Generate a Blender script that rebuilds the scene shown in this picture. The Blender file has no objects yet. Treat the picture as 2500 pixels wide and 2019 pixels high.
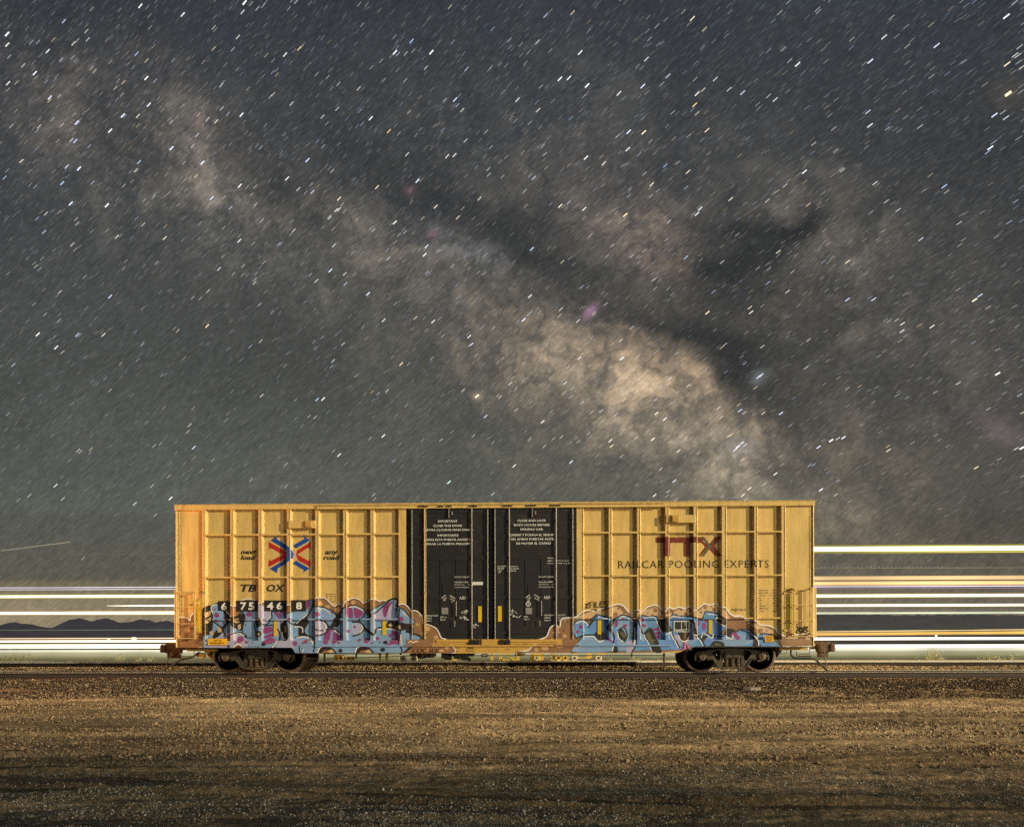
import bpy, bmesh, math, random
import numpy as np
from mathutils import Matrix, Vector
from mathutils.geometry import tessellate_polygon

random.seed(7)
RNG = np.random.default_rng(11)
SC = bpy.context.scene
COL = SC.collection
R = math.radians

# ------------------------------------------------------------------ camera, world, lamps, exposure
F_PX, HX, HY = 2040.0, 1250.0, 1570.0            # focal length and vanishing point on the 2500 px wide frame
YAW, ROLL = R(1.75), R(0.108)
CAM = Vector((0.0, -24.4, 0.84))
cd = bpy.data.cameras.new('camera')
cam = bpy.data.objects.new('camera', cd)
COL.objects.link(cam)
cd.sensor_width = 36.0
cd.lens = 36.0 * F_PX / 2500.0
cd.shift_y = (HY - 1009.5) / 2500.0
cd.clip_start, cd.clip_end = 0.1, 12000
cam.matrix_world = (Matrix.Translation(CAM) @ Matrix.Rotation(YAW, 4, 'Z') @ Matrix.Rotation(R(90), 4, 'X')
                    @ Matrix.Rotation(-ROLL, 4, 'Z'))
SC.camera = cam

W = bpy.data.worlds.new('World')
SC.world = W
W.use_nodes = True
wn = W.node_tree
bg = wn.nodes['Background']
st = wn.nodes.new('ShaderNodeTexSky')
st.sky_type = 'NISHITA'
st.sun_disc = False
st.sun_elevation = R(-6)
wn.links.new(st.outputs[0], bg.inputs[0])
bg.inputs[1].default_value = 0.05

def lamp(name, kind, loc, aim, energy, color, **kw):
    d = bpy.data.lights.new(name, kind)
    d.energy = energy
    d.color = color
    for k, v in kw.items():
        setattr(d, k, v)
    o = bpy.data.objects.new(name, d)
    COL.objects.link(o)
    o.location = loc
    o.rotation_euler = (Vector(aim) - Vector(loc)).to_track_quat('-Z', 'Y').to_euler()
    return o

# the yard floodlight far off along the track and the orange lamp of the crossing: both out of the frame
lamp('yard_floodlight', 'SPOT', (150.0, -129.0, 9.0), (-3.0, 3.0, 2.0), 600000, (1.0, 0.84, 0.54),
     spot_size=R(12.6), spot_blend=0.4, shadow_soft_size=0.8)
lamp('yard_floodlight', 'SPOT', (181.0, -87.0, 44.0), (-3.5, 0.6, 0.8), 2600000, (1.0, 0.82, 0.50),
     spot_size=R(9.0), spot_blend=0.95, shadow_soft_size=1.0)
lamp('crossing_lamp', 'SPOT', (-15.2, -1.75, 2.3), (-9.9, -.85, 3.7), 4200, (1.0, 0.42, 0.13),
     spot_size=R(84), spot_blend=1.0, shadow_soft_size=0.12)
lamp('crossing_lamp', 'SPOT', (-19.5, -2.2, 2.6), (-12.2, -3.2, -.5), 850, (1.0, 0.34, 0.10),
     spot_size=R(75), spot_blend=1.0, shadow_soft_size=0.12)
# headlights of the passing train, far along the second track in both directions
lamp('train_headlight', 'SPOT', (150.0, 7.4, 7.5), (0.0, 5.0, 0.0), 1500000, (1.0, 0.82, 0.52), spot_size=R(6), spot_blend=0.6, shadow_soft_size=0.25)
lamp('train_headlight', 'SPOT', (-150.0, 7.4, 7.5), (0.0, 5.0, 0.0), 900000, (1.0, 0.76, 0.42), spot_size=R(6), spot_blend=0.6, shadow_soft_size=0.25)

SC.view_settings.view_transform = 'Standard'
SC.view_settings.look = 'None'
SC.view_settings.exposure = 0.0
SC.view_settings.gamma = 1.0
SC.cycles.use_denoising = False
SC.cycles.max_bounces = 6
SC.cycles.sample_clamp_direct = 2.5
SC.cycles.sample_clamp_indirect = 2.0
SC.cycles.transparent_max_bounces = 16

# ------------------------------------------------------------------ helpers
def at(px, py, Y):
    """pixel of the 2500 px photograph -> (x, z) on the plane y = Y"""
    dx, dy = px - HX, py - HY
    c, s = math.cos(ROLL), math.sin(ROLL)
    dx, dy = dx * c - dy * s, dx * s + dy * c
    u = dx / F_PX
    yr = Y - CAM.y
    ca, sa = math.cos(YAW), math.sin(YAW)
    x = yr * (u * ca - sa) / (ca + u * sa)
    dep = yr * ca - x * sa
    return x, CAM.z - dy * dep / F_PX

def AX(px, Y=-0.85, py=1450): return at(px, py, Y)[0]
def AZ(py, Y=-0.85, px=1250): return at(px, py, Y)[1]

def empty(name, loc=(0, 0, 0), label=None, cat=None, group=None, kind=None):
    o = bpy.data.objects.new(name, None)
    o.empty_display_size = 0.2
    COL.objects.link(o)
    o.location = loc
    tag(o, label, cat, group, kind)
    return o

def tag(o, label=None, cat=None, group=None, kind=None):
    for k, v in (('label', label), ('category', cat), ('group', group), ('kind', kind)):
        if v: o[k] = v
    return o

def mesh_obj(name, verts, faces, mats, parent=None, mi=None, smooth=False):
    me = bpy.data.meshes.new(name)
    me.from_pydata([tuple(v) for v in verts], [], [tuple(f) for f in faces])
    for m in (mats if isinstance(mats, (list, tuple)) else [mats]):
        me.materials.append(m)
    if mi is not None:
        me.polygons.foreach_set('material_index', mi)
    if smooth:
        me.polygons.foreach_set('use_smooth', [True] * len(me.polygons))
    me.update()
    o = bpy.data.objects.new(name, me)
    COL.objects.link(o)
    if parent is not None:
        o.parent = parent
        o.matrix_parent_inverse = Matrix.Translation(-root_loc(parent))
    return o

def root_loc(o):
    return Vector(o.location) if o.type == 'EMPTY' else Vector((0, 0, 0))

class MB:
    """collects shapes (world coordinates) and links them as ONE mesh object"""
    def __init__(s): s.v, s.f, s.m = [], [], []
    def add(s, vs, fs, mi=0):
        b = len(s.v)
        s.v += [tuple(p) for p in vs]
        s.f += [tuple(b + i for i in f) for f in fs]
        s.m += [mi] * len(fs)
        return s
    def box(s, x0, x1, y0, y1, z0, z1, mi=0, bev=0.0):
        if bev <= 0:
            vs = [(x, y, z) for x in (x0, x1) for y in (y0, y1) for z in (z0, z1)]
            fs = [(0, 1, 3, 2), (4, 6, 7, 5), (0, 4, 5, 1), (2, 3, 7, 6), (0, 2, 6, 4), (1, 5, 7, 3)]
            return s.add(vs, fs, mi)
        bm = bmesh.new()
        bmesh.ops.create_cube(bm, size=1.0, matrix=Matrix.Translation(((x0 + x1) / 2, (y0 + y1) / 2, (z0 + z1) / 2))
                              @ Matrix.Diagonal((x1 - x0, y1 - y0, z1 - z0, 1)))
        bmesh.ops.bevel(bm, geom=bm.edges[:], offset=bev, segments=2, affect='EDGES', profile=0.5)
        return s.bm(bm, mi)
    def bm(s, bm, mi=0):
        bm.verts.index_update()
        s.add([v.co[:] for v in bm.verts], [[v.index for v in f.verts] for f in bm.faces], mi)
        bm.free()
        return s
    def tube(s, pts, r, n=8, mi=0, cap=True):
        pts = [Vector(p) for p in pts]
        rs = r if isinstance(r, (list, tuple)) else [r] * len(pts)
        vs, fs = [], []
        up = None
        for i, p in enumerate(pts):
            t = (pts[min(i + 1, len(pts) - 1)] - pts[max(i - 1, 0)]).normalized()
            if up is None:
                up = t.orthogonal().normalized()
            up = (up - t * up.dot(t))
            up = up.normalized() if up.length > 1e-6 else t.orthogonal().normalized()
            w = t.cross(up)
            for k in range(n):
                a = 2 * math.pi * k / n
                vs.append(p + (up * math.cos(a) + w * math.sin(a)) * rs[i])
        for i in range(len(pts) - 1):
            for k in range(n):
                k2 = (k + 1) % n
                fs.append((i * n + k, i * n + k2, (i + 1) * n + k2, (i + 1) * n + k))
        if cap:
            fs.append(tuple(range(n))[::-1])
            fs.append(tuple((len(pts) - 1) * n + k for k in range(n)))
        return s.add(vs, fs, mi)
    def lathe_y(s, cx, cz, prof, n=32, mi=0):
        """prof: (y, radius) pairs, turned about the axis parallel to Y through (cx, cz)"""
        vs, fs = [], []
        for (y, r) in prof:
            for k in range(n):
                a = 2 * math.pi * k / n
                vs.append((cx + r * math.cos(a), y, cz + r * math.sin(a)))
        m = len(prof)
        for i in range(m - 1):
            for k in range(n):
                k2 = (k + 1) % n
                fs.append((i * n + k, (i + 1) * n + k, (i + 1) * n + k2, i * n + k2))
        fs.append(tuple(range(n)))
        fs.append(tuple((m - 1) * n + k for k in range(n))[::-1])
        return s.add(vs, fs, mi)
    def lathe_z(s, cx, cy, prof, n=16, mi=0):
        vs, fs = [], []
        for (z, r) in prof:
            for k in range(n):
                a = 2 * math.pi * k / n
                vs.append((cx + r * math.cos(a), cy + r * math.sin(a), z))
        m = len(prof)
        for i in range(m - 1):
            for k in range(n):
                k2 = (k + 1) % n
                fs.append((i * n + k, i * n + k2, (i + 1) * n + k2, (i + 1) * n + k))
        fs.append(tuple(range(n))[::-1])
        fs.append(tuple((m - 1) * n + k for k in range(n)))
        return s.add(vs, fs, mi)
    def plate(s, loops, y0, y1, mi=0):
        """flat shape in XZ given as outline plus hole loops, with thickness y0..y1"""
        tl = [[Vector((p[0], p[1], 0)) for p in lp] for lp in loops]
        tris = tessellate_polygon(tl)
        flat = [p for lp in loops for p in lp]
        n = len(flat)
        vs = [(p[0], y0, p[1]) for p in flat] + [(p[0], y1, p[1]) for p in flat]
        fs = []
        for t in tris:
            fs.append(tuple(t)); fs.append(tuple(i + n for i in reversed(t)))
        b = 0
        for lp in loops:
            k = len(lp)
            for i in range(k):
                j = (i + 1) % k
                fs.append((b + i, b + j, b + j + n, b + i + n))
            b += k
        return s.add(vs, fs, mi)
    def build(s, name, mats, parent=None, smooth=False):
        o = mesh_obj(name, s.v, s.f, mats, parent, s.m, smooth)
        bm = bmesh.new(); bm.from_mesh(o.data)
        bmesh.ops.recalc_face_normals(bm, faces=bm.faces[:])
        bm.to_mesh(o.data); bm.free()
        if smooth:
            try: o.data.set_sharp_from_angle(angle=R(35))
            except Exception: pass
        return o

def copy_tree(o, off, parent=None):
    """a thing or part with all below it, moved by off"""
    c = o.copy(); COL.objects.link(c)
    if parent is not None: c.parent = parent
    if off is not None: c.location = Vector(c.location) + Vector(off)
    for ch in list(o.children): copy_tree(ch, None, c)
    return c

# ---- materials
def srgb(r, g, b):
    return tuple(((c / 255) / 12.92 if c / 255 <= 0.04045 else ((c / 255 + 0.055) / 1.055) ** 2.4) for c in (r, g, b)) + (1.0,)

def mat(name, col, rough=0.6, metal=0.0, var=0.0, vscale=3.0, bump=0.0, bscale=40.0, spec=0.5, dirt=None, stretch=None, dscale=1.2, damt=0.6):
    m = bpy.data.materials.new(name); m.use_nodes = True
    nt = m.node_tree; nd = nt.nodes; lk = nt.links
    p = nd['Principled BSDF']
    col = tuple(col[:3]) + (1.0,)
    p.inputs['Base Color'].default_value = col
    p.inputs['Roughness'].default_value = rough
    p.inputs['Metallic'].default_value = metal
    p.inputs['Specular IOR Level'].default_value = spec
    tc = nd.new('ShaderNodeTexCoord')
    vec = tc.outputs['Object']
    if stretch:
        mp = nd.new('ShaderNodeMapping'); mp.inputs['Scale'].default_value = stretch
        lk.new(vec, mp.inputs[0]); vec = mp.outputs[0]
    src = None
    if var > 0:
        n = nd.new('ShaderNodeTexNoise'); n.inputs['Scale'].default_value = vscale; n.inputs['Detail'].default_value = 6
        n.inputs['Roughness'].default_value = 0.65
        lk.new(vec, n.inputs['Vector'])
        r = nd.new('ShaderNodeValToRGB')
        r.color_ramp.elements[0].position = 0.25; r.color_ramp.elements[1].position = 0.75
        r.color_ramp.elements[0].color = tuple(c * (1 - var) for c in col[:3]) + (1,)
        r.color_ramp.elements[1].color = tuple(min(1, c * (1 + var * 0.6)) for c in col[:3]) + (1,)
        lk.new(n.outputs[0], r.inputs[0]); src = r.outputs[0]
    if dirt:
        n = nd.new('ShaderNodeTexNoise'); n.inputs['Scale'].default_value = dscale; n.inputs['Detail'].default_value = 9
        n.inputs['Roughness'].default_value = 0.72
        lk.new(vec, n.inputs['Vector'])
        r = nd.new('ShaderNodeValToRGB')
        r.color_ramp.elements[0].position = 0.52; r.color_ramp.elements[0].color = (0, 0, 0, 1)
        r.color_ramp.elements[1].position = 0.72; r.color_ramp.elements[1].color = (damt, damt, damt, 1)
        lk.new(n.outputs[0], r.inputs[0])
        mx = nd.new('ShaderNodeMixRGB')
        lk.new(r.outputs[0], mx.inputs[0])
        if src: lk.new(src, mx.inputs[1])
        else: mx.inputs[1].default_value = col
        mx.inputs[2].default_value = tuple(dirt[:3]) + (1,)
        src = mx.outputs[0]
        n2 = nd.new('ShaderNodeTexNoise'); n2.inputs['Scale'].default_value = dscale * 9; n2.inputs['Detail'].default_value = 6; n2.inputs['Roughness'].default_value = 0.75
        lk.new(vec, n2.inputs['Vector'])
        r2 = nd.new('ShaderNodeValToRGB')
        r2.color_ramp.elements[0].position = 0.60; r2.color_ramp.elements[0].color = (0, 0, 0, 1)
        r2.color_ramp.elements[1].position = 0.74; r2.color_ramp.elements[1].color = (damt * .9,) * 3 + (1,)
        lk.new(n2.outputs[0], r2.inputs[0])
        mx2 = nd.new('ShaderNodeMixRGB')
        lk.new(r2.outputs[0], mx2.inputs[0]); lk.new(src, mx2.inputs[1]); mx2.inputs[2].default_value = tuple(c * .6 for c in dirt[:3]) + (1,)
        src = mx2.outputs[0]
    if src: lk.new(src, p.inputs['Base Color'])
    if bump > 0:
        n = nd.new('ShaderNodeTexNoise'); n.inputs['Scale'].default_value = bscale; n.inputs['Detail'].default_value = 5
        lk.new(tc.outputs['Object'], n.inputs['Vector'])
        b = nd.new('ShaderNodeBump'); b.inputs['Strength'].default_value = bump; b.inputs['Distance'].default_value = 0.02
        lk.new(n.outputs[0], b.inputs['Height']); lk.new(b.outputs[0], p.inputs['Normal'])
    return m

def emat(name, mid, edge=None, strength=1.0, e0=0.25, soft=0.0):
    """glowing trail: colour ramp across its height; soft = share of the height over which it thins out to nothing"""
    m = bpy.data.materials.new(name); m.use_nodes = True
    m.cycles.emission_sampling = 'NONE'
    nt = m.node_tree; nt.nodes.clear()
    out = nt.nodes.new('ShaderNodeOutputMaterial'); em = nt.nodes.new('ShaderNodeEmission')
    em.inputs[1].default_value = strength
    tc = nt.nodes.new('ShaderNodeTexCoord'); sp = nt.nodes.new('ShaderNodeSeparateXYZ')
    nt.links.new(tc.outputs['Generated'], sp.inputs[0])
    def ramp(stops):
        r = nt.nodes.new('ShaderNodeValToRGB'); cr = r.color_ramp
        cr.elements[0].position = stops[0][0]; cr.elements[0].color = tuple(stops[0][1][:3]) + (1,)
        cr.elements[1].position = stops[-1][0]; cr.elements[1].color = tuple(stops[-1][1][:3]) + (1,)
        for (q, c) in stops[1:-1]:
            e = cr.elements.new(q); e.color = tuple(c[:3]) + (1,)
        nt.links.new(sp.outputs[2], r.inputs[0])
        return r
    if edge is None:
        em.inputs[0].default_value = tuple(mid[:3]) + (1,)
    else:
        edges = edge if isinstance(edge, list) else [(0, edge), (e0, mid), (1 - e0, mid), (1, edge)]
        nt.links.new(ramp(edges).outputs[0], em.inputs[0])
    # the lamps flicker: brightness wavers a little along the trail
    nz = nt.nodes.new('ShaderNodeTexNoise'); nz.noise_dimensions = '3D'; nz.inputs['Scale'].default_value = 0.22; nz.inputs['Detail'].default_value = 4
    nt.links.new(tc.outputs['Object'], nz.inputs['Vector'])
    mr = nt.nodes.new('ShaderNodeMapRange'); mr.inputs[1].default_value = .3; mr.inputs[2].default_value = .7; mr.inputs[3].default_value = strength * .72; mr.inputs[4].default_value = strength * 1.25
    nt.links.new(nz.outputs[0], mr.inputs[0]); nt.links.new(mr.outputs[0], em.inputs[1])
    sh = em.outputs[0]
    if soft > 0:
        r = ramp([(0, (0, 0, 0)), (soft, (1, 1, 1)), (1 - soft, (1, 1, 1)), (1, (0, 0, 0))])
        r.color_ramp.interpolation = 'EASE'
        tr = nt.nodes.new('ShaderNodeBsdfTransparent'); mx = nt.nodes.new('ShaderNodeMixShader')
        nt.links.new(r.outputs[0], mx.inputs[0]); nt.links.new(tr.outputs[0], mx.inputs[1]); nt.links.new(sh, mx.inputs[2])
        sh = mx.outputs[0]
    nt.links.new(sh, out.inputs[0])
    return m

M = {
    'yellow': mat('yellow_paint', (0.60, 0.430, 0.160), 0.38, var=0.20, vscale=2.2, bump=0.10, bscale=9, dirt=(0.24, 0.15, 0.05), dscale=1.3, damt=0.55, stretch=(3.4, 1, 0.55)),
    'yellow_dark': mat('worn_yellow_paint', (0.52, 0.32, 0.075), 0.5, var=0.22, vscale=4, bump=0.10, dirt=(0.16, 0.08, 0.03), dscale=4, damt=0.8),
    'black': mat('black_door_paint', (0.0095, 0.0100, 0.0135), 0.55, var=0.5, vscale=6, bump=0.12, bscale=25, dirt=(0.035, 0.033, 0.034), dscale=3, damt=0.6),
    'steel': mat('galvanised_rod', (0.24, 0.23, 0.24), 0.5, metal=0.2, var=0.2, vscale=12),
    'iron': mat('rusty_iron', (0.10, 0.065, 0.042), 0.75, var=0.5, vscale=9, bump=0.4, bscale=30, dirt=(0.20, 0.10, 0.05), dscale=6),
    'dark_iron': mat('oily_iron', (0.045, 0.036, 0.028), 0.6, var=0.5, vscale=9, bump=0.35, bscale=28, dirt=(0.12, 0.08, 0.05), dscale=7),
    'wheel': mat('wheel_steel', (0.13, 0.085, 0.06), 0.55, metal=0.3, var=0.35, vscale=6, bump=0.2, bscale=30),
    'tread': mat('worn_tread', (0.4, 0.36, 0.33), 0.3, metal=0.9),
    'rubber': mat('rubber_hose', (0.03, 0.026, 0.022), 0.6, var=0.3),
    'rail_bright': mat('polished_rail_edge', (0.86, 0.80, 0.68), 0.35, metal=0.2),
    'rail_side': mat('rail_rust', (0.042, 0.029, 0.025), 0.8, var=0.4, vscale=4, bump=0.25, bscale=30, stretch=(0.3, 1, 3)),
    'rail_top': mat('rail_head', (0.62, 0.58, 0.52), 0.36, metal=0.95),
    'tie': mat('creosoted_timber', (0.07, 0.05, 0.038), 0.9, var=0.5, vscale=5, bump=0.5, stretch=(6, 1, 6)),
    'ltext': mat('white_stencil_paint', (0.58, 0.60, 0.64), 0.6, var=0.2, vscale=14),
    'btext': mat('black_letter_paint', (0.025, 0.018, 0.014), 0.6),
    'red': mat('red_letter_paint', (0.42, 0.018, 0.016), 0.5, var=0.15, vscale=8),
    'maroon': mat('maroon_letter_paint', (0.15, 0.022, 0.012), 0.5, var=0.25, vscale=8),
    'navy': mat('blue_letter_paint', (0.008, 0.06, 0.36), 0.5, var=0.15, vscale=8),
    'slate': mat('slate_letter_paint', (0.085, 0.080, 0.055), 0.5),
    'reflect': mat('yellow_reflector', (0.60, 0.42, 0.012), 0.35, var=0.1),
    'reflect_lime': mat('lime_reflector', (0.48, 0.42, 0.012), 0.35, var=0.1),
    'placard': mat('orange_placard', (0.78, 0.40, 0.02), 0.45, var=0.1),
    'g_blue': mat('spray_blue', (0.185, 0.32, 0.56), 0.5, var=0.32, vscale=1.6, dirt=(0.38, 0.39, 0.62), dscale=1.3, damt=0.75),
    'g_blue2': mat('spray_deep_blue', (0.105, 0.245, 0.58), 0.5, var=0.25, vscale=1.8, dirt=(0.12, 0.42, 0.50), dscale=1.4, damt=0.9),
    'g_lilac': mat('spray_lilac', (0.36, 0.36, 0.58), 0.5, var=0.2, vscale=2, dirt=(0.2, 0.42, 0.55), dscale=1.6, damt=0.7),
    'g_black': mat('spray_black', (0.016, 0.014, 0.014), 0.55),
    'g_white': mat('spray_white', (0.74, 0.72, 0.74), 0.5, var=0.1),
    'g_pink': mat('spray_magenta', (0.23, 0.048, 0.19), 0.5, var=0.2, vscale=4),
    'g_brown': mat('spray_brown', (0.235, 0.125, 0.066), 0.6, var=0.3, vscale=2.5, dirt=(0.34, 0.17, 0.08), dscale=2, damt=0.6),
    'g_tan': mat('spray_tan', (0.50, 0.30, 0.16), 0.6, var=0.2, vscale=3),
    'g_cream': mat('spray_cream', (0.52, 0.38, 0.24), 0.6, var=0.25, vscale=3, dirt=(0.3, 0.15, 0.07), dscale=3, damt=0.7),
    'g_olive': mat('spray_olive', (0.10, 0.095, 0.045), 0.6, var=0.2),
    'g_umber': mat('spray_umber', (0.10, 0.035, 0.014), 0.6, var=0.3),
    'yel_obj': mat('machine_yellow', (0.80, 0.55, 0.10), 0.5, var=0.15),
    'pale_obj': mat('machine_cream', (0.75, 0.70, 0.50), 0.5, var=0.1),
}

# ------------------------------------------------------------------ the sky: a dome that glows, with star trails
D1 = 1.1628                                           # the overview was 2150 px wide
def uv(px, py): return (px - HX) / F_PX, (HY - py) / F_PX
# (x, y, rx, ry in overview pixels, tilt down to the right in degrees, added radiance)
BLOBS = [
    (1500, 560, 560, 260, 22, (.010, .008, .005)), (1350, 782, 140, 48, 22, (.185, .125, .070)), (1260, 790, 170, 80, 20, (.070, .051, .031)), (1150, 800, 150, 70, 30, (.030, .023, .015)), (1400, 860, 300, 105, 28, (.070, .053, .036)),
    (1530, 950, 210, 85, 28, (.058, .048, .038)), (1330, 800, 480, 210, 24, (.020, .016, .011)),
    (425, 300, 70, 62, 45, (.070, .056, .041)), (480, 375, 130, 60, 48, (.080, .065, .050)), (400, 400, 200, 120, 20, (.022, .019, .015)),
    (170, 190, 130, 70, 20, (.046, .036, .026)), (90, 290, 110, 70, 0, (.024, .02, .016)), (330, 130, 70, 30, 20, (.020, .014, .010)),
    (1370, 500, 120, 62, 35, (.062, .042, .029)), (1290, 470, 130, 80, 20, (.030, .024, .018)),
    (775, 490, 100, 42, 38, (.052, .042, .032)), (1015, 545, 70, 24, 20, (.055, .060, .064)), (960, 520, 120, 50, 30, (.016, .016, .017)),
    (560, 450, 330, 120, 27, (.027, .025, .020)), (1130, 700, 210, 60, 36, (.045, .036, .027)), (960, 640, 160, 50, 30, (.020, .017, .014)),
    (1750, 560, 190, 100, 25, (.027, .022, .016)), (1240, 330, 300, 130, 15, (.022, .021, .019)), (1640, 640, 60, 60, 60, (.022, .015, .010)),
    (1950, 700, 330, 170, 28, (.016, .015, .013)), (1690, 1000, 260, 90, 20, (.024, .018, .013)), (1280, 1010, 330, 80, 6, (.022, .019, .011)),
    (1010, 550, 46, 14, 15, (.10, .105, .11)), (930, 470, 46, 30, 30, (.022, .022, .026)), (720, 450, 60, 24, 45, (.040, .033, .024)), (820, 520, 70, 26, 40, (.036, .029, .021)),
    (1420, 545, 80, 26, 10, (.040, .026, .018)), (1385, 450, 60, 24, 50, (.030, .020, .014)), (1180, 650, 80, 30, 40, (.035, .028, .021)), (1100, 760, 160, 40, 20, (.022, .018, .013)), (1720, 510, 60, 40, 60, (.03, .024, .017)),
    (1450, 800, 60, 22, 40, (.09, .058, .036)), (1290, 740, 70, 18, -10, (.05, .036, .024)), (250, 430, 160, 60, 20, (.016, .015, .012)),
    (1240, 655, 12, 7, -50, (.24, .11, .20)), (863, 400, 9, 7, 0, (.08, .035, .045)), (910, 493, 9, 7, 0, (.08, .03, .045)),
    (1594, 793, 14, 9, -40, (.10, .11, .12)), (1553, 940, 20, 12, 0, (.11, .11, .11)), (2100, 905, 40, 18, 30, (.06, .04, .05)),
    (2120, 199, 30, 24, 0, (.030, .022, .010)), (1003, 832, 8, 6, 0, (.20, .15, .10)), (455, 425, 8, 6, 0, (.10, .09, .08)),
]
DARKS = [  # dust lanes that dim the band: x, y, rx, ry, tilt, depth
    (1040, 640, 90, 34, 45, .65), (1190, 610, 110, 38, 20, .35), (1480, 700, 170, 42, 22, .7), (1640, 840, 130, 46, 40, .9), (1500, 560, 60, 90, -25, .7),
    (1620, 510, 110, 26, -18, .8), (1080, 480, 90, 60, 0, .7), (640, 420, 90, 44, 40, .75), (860, 560, 50, 40, 0, .5), (300, 300, 80, 36, 30, .6),
    (1700, 480, 46, 18, -25, .9), (1580, 470, 80, 14, 10, .6), (1110, 560, 60, 40, 20, .7), (930, 410, 120, 34, 30, .6), (530, 300, 60, 30, 45, .6), (1520, 790, 40, 30, 50, .8), (1390, 680, 120, 18, 10, .6), (1660, 620, 120, 50, 35, .6), (1830, 640, 90, 26, -20, .4),
    (1560, 430, 40, 60, 20, .5), (760, 330, 140, 36, 25, .35),
]

class NT:
    def __init__(s, nt): s.nt = nt; s.nd = nt.nodes; s.lk = nt.links
    def n(s, t, **kw):
        x = s.nd.new(t)
        for k, v in kw.items(): setattr(x, k, v)
        return x
    def put(s, sock, val):
        if isinstance(val, bpy.types.NodeSocket): s.lk.new(val, sock)
        else: sock.default_value = val
    def math(s, op, a, b=0.0, clamp=False):
        x = s.n('ShaderNodeMath', operation=op); x.use_clamp = clamp
        s.put(x.inputs[0], a); s.put(x.inputs[1], b)
        return x.outputs[0]
    def vm(s, op, a, b=(0, 0, 0)):
        x = s.n('ShaderNodeVectorMath', operation=op)
        s.put(x.inputs[0], a)
        if op == 'SCALE': s.put(x.inputs['Scale'], b)
        else: s.put(x.inputs[1], b)
        return x.outputs['Value'] if op == 'DOT_PRODUCT' else x.outputs['Vector']
    def gauss(s, vec, cx, cy, rx, ry, deg):
        u, v = uv(cx * D1, cy * D1)
        mp = s.n('ShaderNodeMapping', vector_type='TEXTURE')
        mp.inputs[1].default_value = (u, v, 0); mp.inputs[2].default_value = (0, 0, R(-deg))
        mp.inputs[3].default_value = (rx * D1 / F_PX, ry * D1 / F_PX, 1)
        s.lk.new(vec, mp.inputs[0])
        d = s.vm('DOT_PRODUCT', mp.outputs[0], mp.outputs[0])
        return s.math('EXPONENT', s.math('MULTIPLY', d, -0.5))
    def noise(s, vec, scale, detail=6, rough=0.6, w=None):
        x = s.n('ShaderNodeTexNoise')
        x.inputs['Scale'].default_value = scale; x.inputs['Detail'].default_value = detail; x.inputs['Roughness'].default_value = rough
        s.lk.new(vec, x.inputs['Vector'])
        return x
    def ramp(s, f, stops):
        x = s.n('ShaderNodeValToRGB'); cr = x.color_ramp
        cr.elements[0].position = stops[0][0]; cr.elements[0].color = tuple(stops[0][1]) + (1,)
        cr.elements[1].position = stops[-1][0]; cr.elements[1].color = tuple(stops[-1][1]) + (1,)
        for q, c in stops[1:-1]:
            e = cr.elements.new(q); e.color = tuple(c) + (1,)
        s.put(x.inputs[0], f)
        return x.outputs[0]

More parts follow.
